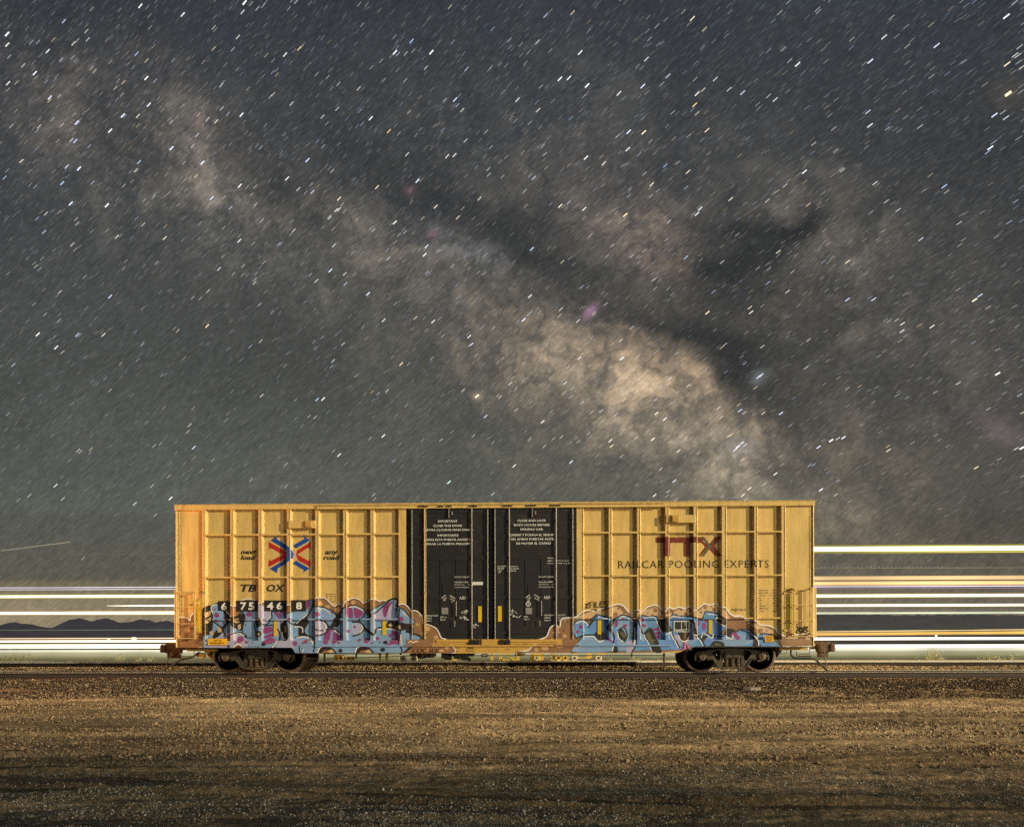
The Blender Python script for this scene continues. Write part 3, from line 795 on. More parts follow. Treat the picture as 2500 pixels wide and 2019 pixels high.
# ------------------------------------------------------------------ the boxcar
def mean2(a, b): return (a + b) / 2
XL, XR = AX(428), AX(1988)
Z_TOP = mean2(at(428, 1233, -.85)[1], at(1988, 1222, -.85)[1])
Z_CHB = mean2(at(428, 1245, -.85)[1], at(1988, 1234.4, -.85)[1])
Z_R1 = mean2(at(530, 1306.5, -.85)[1], at(1898, 1296.7, -.85)[1])
Z_R2 = mean2(at(530, 1410.5, -.85)[1], at(1898, 1402.6, -.85)[1])
Z_R3 = mean2(at(530, 1513, -.85)[1], at(1898, 1507.2, -.85)[1])
Z_PB = mean2(at(560, 1565, -.85)[1], at(1800, 1561, -.85)[1])
Z_S1 = mean2(at(600, 1582, -.85)[1], at(1800, 1578, -.85)[1])
Z_S0 = AZ(1594.5)
Y_F, Y_P, Y_E, Y_D = -0.85, -0.745, -0.785, -0.835      # post faces, panels, end panels, doors
XDL, XDR = AX(992), AX(1408)
posts = [(494, 501), (562.5, 570), (631, 639), (700.5, 709), (770, 778), (838, 846), (905, 912.5)]
posts2 = [(1486.5, 1493.5), (1556, 1563), (1625, 1633), (1694, 1702), (1763, 1773), (1842, 1849), (1908.5, 1917)]
PROF = [(XL, Y_E), (AX(494) - .03, Y_E), (AX(494), Y_F), (AX(501), Y_F), (AX(501) + .035, Y_P)]
for a, b in posts[1:]:
    PROF += [(AX(a) - .035, Y_P), (AX(a), Y_F), (AX(b), Y_F), (AX(b) + .035, Y_P)]
PROF += [(AX(974) - .035, Y_P), (AX(974), Y_F), (XDL, Y_F), (XDL + .004, Y_D - .018), (XDR - .004, Y_D - .018), (XDR, Y_F), (AX(1424), Y_F), (AX(1424) + .035, Y_P)]
for a, b in posts2[:-1]:
    PROF += [(AX(a) - .035, Y_P), (AX(a), Y_F), (AX(b), Y_F), (AX(b) + .035, Y_P)]
PROF += [(AX(1908.5) - .035, Y_P), (AX(1908.5), Y_F), (AX(1917), Y_F), (AX(1917) + .03, Y_E), (XR, Y_E)]
PX_ = np.array([p[0] for p in PROF]); PY_ = np.array([p[1] for p in PROF])
assert (np.diff(PX_) > 0).all()
RIBY = -0.832
RIBS = [Z_R1, Z_R2, Z_R3]
RZ = [Z_S0 - .2, Z_PB, Z_PB + .012]
RV = [Y_F, Y_F, 0.0]
for z in sorted(RIBS):
    RZ += [z - .030, z - .022, z + .016, z + .030]; RV += [0, RIBY, RIBY, 0]
RZ += [Z_TOP]; RV += [0]
X_R0, X_R1 = AX(501), AX(1908.5)
X_D0, X_D1 = AX(974), AX(1424)
def surf(x, z):
    y = float(np.interp(x, PX_, PY_))
    if x <= XDL or x >= XDR:
        if (X_R0 < x < X_D0) or (X_D1 < x < X_R1): y = min(y, float(np.interp(z, RZ, RV)))
        elif z < Z_PB + .012 and X_R0 - .2 < x < X_R1 + .2: y = min(y, float(np.interp(z, RZ, RV)))
    elif z < Z_PB: y = Y_F
    return y
XB = list(PX_)
ZB = [z for z in RZ]
Q_OFF = 0.009

def wave(x, z, x0, x1):
    """thin sheet bulging a little between its posts"""
    t = (x - x0) / (x1 - x0)
    return -0.006 * math.sin(math.pi * t) * (0.4 + 0.8 * float(vnoise(np.array([z * 1.6 + x0 * 5.3]), np.array([x0 * 1.7]), 77)[0] + .5))

box = empty('boxcar', (mean2(XL, XR), .75, 0), 'weathered yellow boxcar with black double doors and blue graffiti along its lower side', 'boxcar')

def side_half(xa, xb):
    xs = [p for p in PX_ if xa - 1e-6 <= p <= xb + 1e-6]
    full, meta = [], []
    for i, p in enumerate(xs):
        full.append(p); meta.append(None)
        if i + 1 < len(xs):
            q = xs[i + 1]
            yp, yq = np.interp(p, PX_, PY_), np.interp(q, PX_, PY_)
            if abs(yp - yq) < 1e-6 and abs(yp - Y_P) < 1e-6 or (abs(yp - Y_E) < 1e-6 and q - p > .3):
                for k in range(1, 8):
                    full.append(p + (q - p) * k / 8); meta.append((p, q))
    zs = []
    zl = sorted(set([Z_S1, Z_PB, Z_PB + .012, Z_CHB + .03] + [z for z in RZ if Z_S1 < z < Z_CHB]))
    for i, z in enumerate(zl):
        zs.append(z)
        if i + 1 < len(zl) and zl[i + 1] - z > .3:
            for k in range(1, 6): zs.append(z + (zl[i + 1] - z) * k / 6)
    vs, fs = [], []
    for z in zs:
        for x, mt in zip(full, meta):
            y = surf(x, z)
            if mt and y > -0.80: y += wave(x, z, *mt)
            vs.append((x, y, z))
    n = len(full)
    for j in range(len(zs) - 1):
        for i in range(n - 1):
            fs.append((j * n + i, j * n + i + 1, (j + 1) * n + i + 1, (j + 1) * n + i))
    return vs, fs

def side_sheet(name, xa, xb):
    vs, fs = side_half(xa, xb)
    mesh_obj(name, vs, fs, M['yellow'], box)
side_sheet('side_wall', XL, XDL)
side_sheet('side_wall', XDR, XR)

# lower side sill: one plate with the wheel cut-outs, its bottom edge curving up at the bogies
def sill_pts():
    a = [(AX(497), Z_S1), (AX(714), Z_S1)]
    x0 = AX(714); r = Z_S1 - Z_S0; w = AX(724) - x0
    for k in range(1, 7):
        t = k / 6 * math.pi / 2
        a.append((x0 + w * math.sin(t), Z_S1 - r * (1 - math.cos(t))))
    x1, x2 = AX(1648), AX(1694)
    a.append((x1, Z_S0))
    for k in range(1, 9):
        t = k / 8
        s_ = t * t * (3 - 2 * t)
        a.append((x1 + (x2 - x1) * t, Z_S0 + (Z_S1 - Z_S0) * s_))
    a.append((AX(1917), Z_S1))
    return a
sp_ = sill_pts()
MB().plate([sp_ + [(AX(1917), Z_PB + .004), (AX(497), Z_PB + .004)]], Y_F - .002, Y_F + .02).build('side_sill', M['yellow_dark'], box)
for pa, pb, m_ in ((770, 985, 'g_blue'), (986, 1054, 'g_brown'), (1055, 1352, 'yellow_dark'), (1353, 1412, 'g_brown'), (1413, 1640, 'g_blue')):
    b = MB().box(AX(pa), AX(pb), Y_F - .055, Y_F - .028, AZ(1577.5), AZ(1574))
    b.box(AX(pa), AX(pb), Y_F - .027, Y_F - .003, AZ(1577.3), AZ(1574.2))
    b.build('sill_flange', M[m_], box)
# rolled edges of the side posts
for (pa, pb) in posts + [(974, 974)] + posts2 + [(1408, 1424)]:
    if pa == 974: continue
    x = AX(pb)
    b = MB().tube([(x - .002, Y_F - .001, Z_PB + .02), (x - .002, Y_F - .001, Z_CHB)], .011, 8).tube([(x + .034, Y_P - .001, Z_PB + .02), (x + .034, Y_P - .001, Z_CHB)], .008, 6)
    b.build('post_edge', M['yellow'], box)
# body behind: far side, ends, floor, underframe, roof
YB = 2.36
b = MB().box(XL + .01, XR - .01, YB - .04, YB, Z_S1, Z_CHB)
for p in np.arange(XL + .8, XR - .5, .8): b.box(p - .05, p + .05, YB, YB + .09, Z_S1, Z_CHB)
b.build('far_side_wall', M['yellow'], box)
for s_, xx in ((-1, XL), (1, XR)):
    b = MB().box(min(xx, xx - s_ * .05), max(xx, xx - s_ * .05), Y_E + .003, YB - .05, Z_S1, Z_CHB + .02)
    for k in range(7):
        zz = Z_S1 + .35 + k * .52
        b.box(min(xx + s_ * .002, xx + s_ * .05), max(xx + s_ * .002, xx + s_ * .05), Y_E + .12, YB - .2, zz - .09, zz + .09, bev=.03)
    b.build('end_wall', M['yellow'], box)
    b = MB().tube([(xx - s_ * .012, Y_E - .012, Z_S1 + .02), (xx - s_ * .012, Y_E - .012, Z_CHB)], .022, 8)
    b.tube([(xx - s_ * .10, Y_E - .002, Z_S1 + .02), (xx - s_ * .10, Y_E - .002, Z_CHB)], .009, 6)
    b.build('corner_post', M['yellow'], box)
MB().box(XL + .06, XR - .06, Y_E + .05, YB - .06, Z_S1 - .02, Z_S1 + .08).build('floor', M['dark_iron'], box)
b = MB().box(XL + .1, XR - .1, .45, 1.05, Z_S0 + .06, Z_S1 - .025)
for p in np.arange(XL + 3.4, XR - 3.2, 1.02): b.box(p - .05, p + .05, Y_F + .06, YB - .1, Z_S0 + .08, Z_S1 - .03)
b.build('underframe', M['dark_iron'], box)
# top chord, roof
b = MB().box(XL - .01, XR + .01, Y_F - .03, Y_F + .10, Z_CHB, Z_TOP, bev=.008)
b.box(XL - .012, XR + .012, Y_F - .045, Y_F + .02, Z_TOP - .016, Z_TOP + .004)
b.box(AX(776), AX(1622), Y_F - .075, Y_F - .032, Z_CHB - .012, Z_CHB + .06)
b.box(AX(776), AX(1622), Y_F - .085, Y_F - .045, Z_CHB + .085, Z_CHB + .11)
b.build('top_chord', M['yellow'], box)
rv = [(Y_F - .02, Z_TOP - .004), (.75, Z_TOP + .085), (YB + .05, Z_TOP - .004)]
b = MB()
b.add([(x, p[0], p[1]) for x in (XL, XR) for p in rv] + [(x, p[0], p[1] - .06) for x in (XL, XR) for p in rv],
      [(0, 3, 4, 1), (1, 4, 5, 2), (6, 7, 10, 9), (7, 8, 11, 10), (0, 1, 7, 6), (1, 2, 8, 7), (3, 9, 10, 4), (4, 10, 11, 5), (0, 6, 9, 3), (2, 5, 11, 8)])
b.build('roof', M['steel'], box)
for px in (567, 694, 821, 946, 1031, 1116, 1201, 1285, 1370, 1455, 1585, 1714, 1845):
    x = AX(px)
    b = MB()
    b.add([(x - .065, Y_F - .015, Z_TOP + .005), (x + .065, Y_F - .015, Z_TOP + .005), (x + .03, Y_F - .01, Z_TOP + .042), (x - .03, Y_F - .01, Z_TOP + .042),
           (x - .065, .74, Z_TOP + .09), (x + .065, .74, Z_TOP + .09), (x + .03, .74, Z_TOP + .127), (x - .03, .74, Z_TOP + .127)],
          [(0, 1, 2, 3), (4, 7, 6, 5), (0, 4, 5, 1), (1, 5, 6, 2), (2, 6, 7, 3), (3, 7, 4, 0)])
    b.build('roof_rib', M['steel'], box)
# horizontal side ribs, lapping a little over the posts
edges = [(AX(b), AX(a)) for (_, b), (a, _) in zip(posts, posts[1:] + [(974, 0)])] + [(AX(b), AX(a)) for (_, b), (a, _) in zip([(0, 1424)] + posts2[:-1], posts2)]
for z in (Z_R1, Z_R2):
    for a, c in edges:
        MB().box(a - .030, c + .012, Y_F - .018, Y_P - .02, z - .027, z + .023, bev=.011).build('side_rib', M['yellow'], box)
# two brake-retainer like housings high on the sides
for (xa, xb, ya, yb, ea, eb) in ((706, 771, 1268, 1287, 748, 763), (1626, 1698, 1260, 1279.5, 1640, 1656)):
    o = MB().box(AX(xa), AX(xb), Y_F - .055, Y_F - .004, AZ(yb), AZ(ya), bev=.012).build('vent_housing', M['yellow'], box)
    g = MB().box(AX(ea), AX(eb), Y_F - .11, Y_F - .056, AZ(yb - 2), AZ(ya + 1))
    for k in range(3):
        zz = AZ(yb - 4 - 4.6 * k)
        g.box(AX(ea + 1.5), AX(eb - 1.5), Y_F - .124, Y_F - .111, zz - .012, zz + .012)
    g.build('vent_grille', M['yellow_dark'], o)

# ---- doors
def door(x0, x1, zt, zb, rods, short, label):
    d = MB().box(x0, x1, Y_D, Y_D + .06, zb, zt)
    w = x1 - x0
    for (a, c) in ((0, .055), (.945, 1)): d.box(x0 + w * a, x0 + w * c, Y_D - .022, Y_D - .001, zb, zt)
    for q in (.0, .20, .36, .665, .93):
        zz = zt - (zt - zb) * q
        d.box(x0 + w * .056, x0 + w * .944, Y_D - .016, Y_D - .001, zz - .11, zz - .01 if q else zz - .002)
    for q in (.40, .60): d.box(x0 + w * q - .02, x0 + w * q + .02, Y_D - .014, Y_D - .0005, zb + (zt - zb) * .10, zt - (zt - zb) * .375)
    d.box(x0 + w * .42, x0 + w * .58, Y_D - .026, Y_D - .017, zb + (zt - zb) * .30, zb + (zt - zb) * .42)
    o = d.build('door', M['black'], box)
    o['label'] = label
    for (px, r, m_, ztop) in rods:
        x = AX(px, Y_D - .055)
        b = MB().tube([(x, Y_D - .055, zb + .0), (x, Y_D - .055, ztop)], r, 8)
        b.build('locking_rod', M[m_], o)
        k = MB()
        for q in (.03, .30, .62, .90): k.box(x - .035, x + .035, Y_D - .05, Y_D - .003, zb + (zt - zb) * q, zb + (zt - zb) * q + .05)
        k.build('rod_bracket', M['black'], o)
    for px in short:
        x = AX(px, Y_D - .06)
        MB().box(x - .013, x + .013, Y_D - .06, Y_D - .02, zt - .25, zt + .05).build('door_hanger', M['steel'], o)
        x2 = x + .09
        MB().box(x2 - .02, x2 + .02, Y_D - .045, Y_D - .017, zt - .17, zt - .08).build('latch', M['steel'], o)
    # the operating lever and the stub handles
    for (fx, fz, hh) in ((.595, .235, .42), (.575, .12, .17)):
        x = x0 + w * fx; z = zb + (zt - zb) * fz
        MB().tube([(x, Y_D - .06, z - hh * .5), (x, Y_D - .06, z + hh * .5)], .013, 6).build('lever', M['steel'], o)
    return o
ZDT, ZDB = AZ(1242, Y_D, 1200), AZ(1560, Y_D, 1200)
dl = door(AX(1000, Y_D), AX(1192, Y_D), ZDT, ZDB, [(1037, .017, 'yellow', ZDT + .03), (1040.2, .011, 'steel', ZDT + .03), (1152, .017, 'steel', ZDT + .03), (1006, .012, 'steel', ZDT - .02), (1191, .013, 'steel', ZDT - .02)], (1096,),
          'black plug door with the long IMPORTANT notice')
dr = door(AX(1207, Y_D), AX(1400, Y_D), ZDT, ZDB, [(1243.6, .018, 'steel', ZDT + .03), (1358, .018, 'steel', ZDT + .03), (1208.5, .013, 'steel', ZDT - .02), (1398.6, .014, 'steel', ZDT - .02)], (1300,),
          'black plug door with the CLOSE AND LOCK notice')
b = MB().box(XDL, AX(1000), Y_D + .03, Y_D + .06, ZDB, ZDT).box(AX(1192), AX(1207), Y_D + .05, Y_D + .08, ZDB, ZDT).box(AX(1400), XDR, Y_D + .03, Y_D + .06, ZDB, ZDT)
b.box(XDL, XDR, Y_D + .081, Y_D + .1, Z_PB - .1, Z_CHB + .01)
for px in (997, 1199, 1404): b.box(AX(px) - .02, AX(px) + .02, Y_D - .005, Y_D + .029, ZDB, ZDT)
b.build('door_frame', M['black'], box)
# lower door track with its yellow shoes
for pa, pb in ((992, 1058), (1372, 1408)):
    MB().box(AX(pa), AX(pb) - .003, Y_F - .02, Y_F + .06, AZ(1572), ZDB - .004).build('door_track', M['g_brown'], box)
b = MB().box(AX(1058), AX(1372), Y_F - .02, Y_F + .06, AZ(1572), ZDB - .004)
b.box(AX(1066), AX(1150), Y_F - .05, Y_F - .021, AZ(1567), AZ(1561)); b.box(AX(1176), AX(1214), Y_F - .06, Y_F - .021, AZ(1576), AZ(1560)); b.box(AX(1243), AX(1362), Y_F - .05, Y_F - .021, AZ(1567), AZ(1561))
b.build('door_track', M['yellow_dark'], box)
b = MB()
for px in (1152, 1165, 1226, 1240): b.box(AX(px) - .06, AX(px) + .06, Y_F - .075, Y_F - .022, AZ(1573), AZ(1561))
b.build('door_roller', M['black'], box)
b = MB()
for px in (1030, 1040, 1078, 1098, 1152, 1160, 1236, 1246, 1292, 1304, 1350, 1362):
    b.box(AX(px) - .07, AX(px) + .07, Y_F - .105, Y_F - .086, Z_CHB + .02, Z_CHB + .06)
b.build('door_hanger', M['dark_iron'], box)

# ---- ladders at the corners
def ladder(pa, pb, ys, corner, zt, zb, lit):
    b = MB()
    xa, xb = AX(pa, -.93), AX(pb, -.93)
    for x in (xa, xb): b.box(x - .028, x + .028, -.945, -.915, zb, zt, bev=.005)
    o = b.build('ladder', M['yellow'], box)
    for y in ys:
        z = AZ(y, -.96, pa)
        MB().tube([(xa - .02, -.962, z), (xb + .02, -.962, z)], .013, 7).build('rung', M['yellow'], o)
        for x in (xa, xb): MB().box(x - .03, x + .03, -.975, -.946, z - .03, z + .03, bev=.006).build('rung_bracket', M['yellow_dark'], o)
    c0, c1 = sorted((AX(corner[0], -.80), AX(corner[1], -.80)))
    MB().box(c0, c1, -.80, -.74, zb - .02, zt + .03, bev=.006).build('corner_stile', M['yellow'], o)
    for z in (zt, zb + .1): 
        for x in (xa, xb): MB().box(x - .02, x + .02, -.914, Y_E - .002, z - .04, z).build('standoff', M['yellow_dark'], o)
    return o
ladder(434, 476, (1447.7, 1483, 1522.6, 1558), (425, 428.5), AZ(1443, -.93, 450), AZ(1560, -.93, 450), True)
ladder(1939, 1982, (1440, 1477.6, 1515.8, 1553), (1985, 1993.5), AZ(1435, -.93, 1960), AZ(1554, -.93, 1960), False)
for (x0, x1, y0, y1) in ((1920.5, 1935, 1435, 1552), (478.5, 491, 1460, 1545)):
    MB().box(AX(x0, -.9), AX(x1, -.9), -.85, -.84, AZ(y1, -.9, x0), AZ(y0, -.9, x0)).build('reflector_backing', M['yellow_dark'], box)
    for y in (y0 + 12, y1 - 14):
        MB().box(AX(x0 - 6, -.9), AX(x1 - 5, -.9), -.875, -.851, AZ(y + 3, -.9, x0), AZ(y - 2, -.9, x0), bev=.006).build('strap', M['yellow'], box)

# ---- reflectors and placards
def plate_px(name, x0, x1, y0, y1, m_, off=.03, parent=box, label=None, Y=None):
    yy = (Y if Y is not None else min(surf(AX(mean2(x0, x1)), AZ(mean2(y0, y1))), Y_P)) - off
    o = MB().box(AX(x0, yy), AX(x1, yy), yy, yy + .006, AZ(y1, yy, x0), AZ(y0, yy, x0)).build(name, M[m_], parent)
    if label: o['label'] = label
    return o
plate_px('reflector', 668, 675.5, 1515, 1552, 'reflect'); plate_px('reflector', 933.5, 942.5, 1515, 1550, 'reflect')
plate_px('reflector', 1459, 1468, 1511.5, 1548, 'reflect'); plate_px('reflector', 1730, 1738.5, 1511.5, 1547, 'reflect')
plate_px('reflector', 1923.6, 1932, 1455, 1531, 'reflect_lime', Y=-.851, off=.004); plate_px('reflector', 480.5, 488.5, 1465, 1541, 'reflect', Y=-.851, off=.004)
plate_px('reflector', 1167.3, 1176.2, 1479.5, 1518, 'reflect', Y=Y_D, off=.032, parent=dl); plate_px('reflector', 1215.8, 1224.8, 1479.5, 1517, 'reflect', Y=Y_D, off=.032, parent=dr)
plate_px('bar_code_label', 1153.5, 1179, 1420, 1428, 'ltext', Y=Y_D, off=.03, parent=dl)
for px in (1078, 1283): plate_px('metal_card_plate', px, px + 16, 1483, 1499, 'steel', Y=Y_D, off=.03, parent=dl if px < 1200 else dr)

# ---- couplers, hoses and rods under the car
def coupler(s_, label):
    zc = .705
    if s_ < 0: x = lambda p: AX(p, .55); hd = (402, 434); sh = (434, 462)
    else: x = lambda p: AX(p, .55); hd = (2000, 2027); sh = (1984, 2003)
    b = MB()
    x0, x1 = x(hd[0]), x(hd[1])
    b.box(x0, x1, .56, .93, zc - .15, zc + .17, bev=.03)
    b.box(x0 + .04, x1 - .03, .60, .90, zc - .30, zc - .15, bev=.02)
    b.box(min(x(sh[0]), x(sh[1])), max(x(sh[0]), x(sh[1])), .66, .84, zc - .06, zc + .07, bev=.01)
    o = b.build('coupler', M['iron'], box)
    kx = (x0 - .07) if s_ < 0 else (x1 + .07)
    MB().box(kx - .075, kx + .075, .50, .72, zc - .13, zc + .12, bev=.045).box(kx - .05, kx + .05, .80, .98, zc - .13, zc + .13, bev=.03).build('knuckle', M['iron'], o)
    return o
coupler(-1, ''); coupler(1, '')
for s_ in (-1, 1):
    xx = XL if s_ < 0 else XR
    x0, x1 = sorted((xx - s_ * .02, xx - s_ * .92))
    MB().box(x0, x1, Y_E + .03, Y_E + .05, Z_S1 - .002, Z_PB - .002).box(x0 + .1, x1, -.35, 1.85, Z_S1 - .10, Z_S1 - .022).build('end_sill', M['yellow_dark'], box)
hose_m = M['rubber']
b = MB().tube([at(482, 1595, -.3) and (at(482, 1595, -.3)[0], -.3, at(482, 1595, -.3)[1])] + [(at(p, q, -.3)[0], -.3, at(p, q, -.3)[1]) for p, q in ((470, 1604), (455, 1607), (444, 1610), (430, 1617), (415, 1626), (402, 1633))], .028, 8)
b.build('air_hose', hose_m, box)
b = MB().tube([(at(p, q, -.2)[0], -.2, at(p, q, -.2)[1]) for p, q in ((1931, 1582), (1931, 1597), (1937, 1605), (1950, 1607), (1978, 1607), (1990, 1609), (2002, 1619), (2012, 1629), (2020, 1636))], .030, 8)
b.build('air_hose', hose_m, box)
b = MB().tube([(at(p, q, -.2)[0], -.2, at(p, q, -.2)[1]) for p, q in ((1944, 1590), (1946, 1600), (1955, 1602), (1980, 1601))], .018, 8)
b.build('air_pipe', M['dark_iron'], box)
def rodpx(name, pts, Y, r, m_='dark_iron'):
    return MB().tube([(at(p, q, Y)[0], Y, at(p, q, Y)[1]) for p, q in pts], r, 7).build(name, M[m_], box)
rodpx('uncoupling_lever', [(438, 1586), (440, 1600), (448, 1602), (474, 1602), (474, 1590)], -.55, .013, 'iron')
rodpx('uncoupling_lever', [(424, 1598), (428, 1603), (436, 1604), (437, 1607), (458, 1605)], .5, .012, 'iron')
rodpx('hanging_chain', [(417, 1594), (412, 1606), (406, 1622), (403, 1632)], .4, .013, 'iron')
rodpx('uncoupling_lever', [(1950, 1596), (1976, 1596), (1976, 1582)], -.55, .013, 'iron')
rodpx('uncoupling_lever', [(2004, 1577), (2006, 1584), (2012, 1590), (2014, 1598), (2008, 1603), (1999, 1596)], .4, .014, 'iron')
rodpx('hanging_chain', [(2013, 1602), (2015, 1612), (2017, 1628), (2017, 1638)], .4, .013, 'iron')
rodpx('step_bracket', [(1921, 1586), (1921, 1595), (1904, 1595)], -.7, .010, 'iron')
MB().box(AX(415, .5), AX(421, .5), .45, .6, AZ(1607, .5, 418), AZ(1592, .5, 418), bev=.02).build('release_bracket', M['iron'], box)
MB().lathe_y(AX(492, -.3), AZ(1600, -.3, 492), [(-.32, .02), (-.32, .075), (-.25, .085), (-.16, .085)], 20).build('angle_cock', M['yellow_dark'], box)
MB().lathe_y(AX(484, -.2), AZ(1597, -.2, 484), [(-.22, .03), (-.22, .07), (-.12, .075)], 20).build('angle_cock', M['steel'], box)
rodpx('brake_rod', [(797, 1608), (870, 1605.5), (940, 1602.5), (1005, 1600.5)], -.25, .011)
rodpx('brake_rod', [(790, 1595.5), (900, 1596.5), (1010, 1598)], -.15, .010)
rodpx('brake_rod', [(1150, 1600), (1620, 1599.5)], -.25, .012)
rodpx('turnbuckle', [(1174, 1599), (1178, 1596.5), (1188, 1596.5), (1193, 1599.3), (1188, 1602.5), (1178, 1602.5), (1174, 1600)], -.26, .014)
for (p, a, c, w) in ((792, 1596, 1617, 4), (869.5, 1594, 1607, 3.6), (1542, 1594, 1603, 3), (1621, 1594, 1618, 4.5), (978, 1580, 1598, 4), (1258, 1594, 1601, 2.5)):
    MB().box(AX(p - w / 2, -.3), AX(p + w / 2, -.3), -.34, -.26, AZ(c, -.3, p), AZ(a, -.3, p), bev=.012).build('brake_hanger', M['iron'], box)
MB().lathe_y(AX(1272, -.55), AZ(1588.5, -.55, 1272), [(-.72, .01), (-.71, .08), (-.66, .135), (-.58, .15), (-.1, .15)], 24).build('air_reservoir', M['yellow_dark'], box)
b = MB()
random.seed(3)
for (p0, p1, q0, q1) in ((1003, 1022, 1596, 1602), (1020, 1036, 1594, 1607), (1034, 1062, 1596, 1602), (1040, 1058, 1599, 1605), (1078, 1100, 1594, 1607), (1110, 1128, 1594, 1608), (1128, 1142, 1594, 1611), (1140, 1156, 1596, 1602), (1102, 1114, 1594, 1602)):
    b.box(AX(p0, -.2), AX(p1, -.2), -.35 + random.uniform(-.1, .1), .1, AZ(q1, -.2, p0), AZ(q0 - 2, -.2, p0), bev=.015)
for (p, q, r_) in ((1030, 1601, .07), (1052, 1600, .05), (1118, 1603, .06), (1135, 1604, .07), (1146, 1609, .05)):
    b.lathe_y(AX(p, -.3), AZ(q, -.3, p), [(-.42, r_ * .5), (-.40, r_), (-.25, r_)], 14)
b.tube([(AX(1136, -.3), -.3, AZ(1606, -.3)), (AX(1146, -.3), -.3, AZ(1598, -.3)), (AX(1162, -.3), -.3, AZ(1593, -.3))], .025, 7)
b.build('brake_valve', M['dark_iron'], box)
MB().box(AX(1086, -.2), AX(1102, -.2), -.3, -.1, AZ(1611, -.2), AZ(1607, -.2)).build('release_handle', M['dark_iron'], box)

# ---- bogies
def wheel_set(cx, root_part):
    for k in (0, 1):
        yf = -.07 if k == 0 else 1.57            # outer face of the wheel
        sg = 1 if k == 0 else -1
        r = .457; zc = r - .002
        pr = [(yf + sg * .012, .115), (yf + sg * .004, .15), (yf + sg * .040, .20), (yf + sg * .052, .30), (yf + sg * .030, .375), (yf, .395), (yf, r - .012), (yf + sg * .012, r)]
        pr2 = [(yf + sg * .012, r), (yf + sg * .105, r + .004), (yf + sg * .118, r + .020), (yf + sg * .135, r + .026), (yf + sg * .145, r + .012), (yf + sg * .145, .40), (yf + sg * .11, .36), (yf + sg * .10, .20), (yf + sg * .16, .14), (yf + sg * .17, .10)]
        w = MB().lathe_y(cx, zc, pr, 48).lathe_y(cx, zc, pr2, 48)
        o = w.build('wheel', M['wheel'], root_part, True)
        MB().lathe_y(cx, zc, [(yf + sg * .02, r + .0015), (yf + sg * .085, r + .003)], 48).build('tread_band', M['tread'], root_part, True)
    MB().lathe_y(cx, .457, [(-.30, .075), (1.80, .075)], 18).build('axle', M['dark_iron'], root_part)

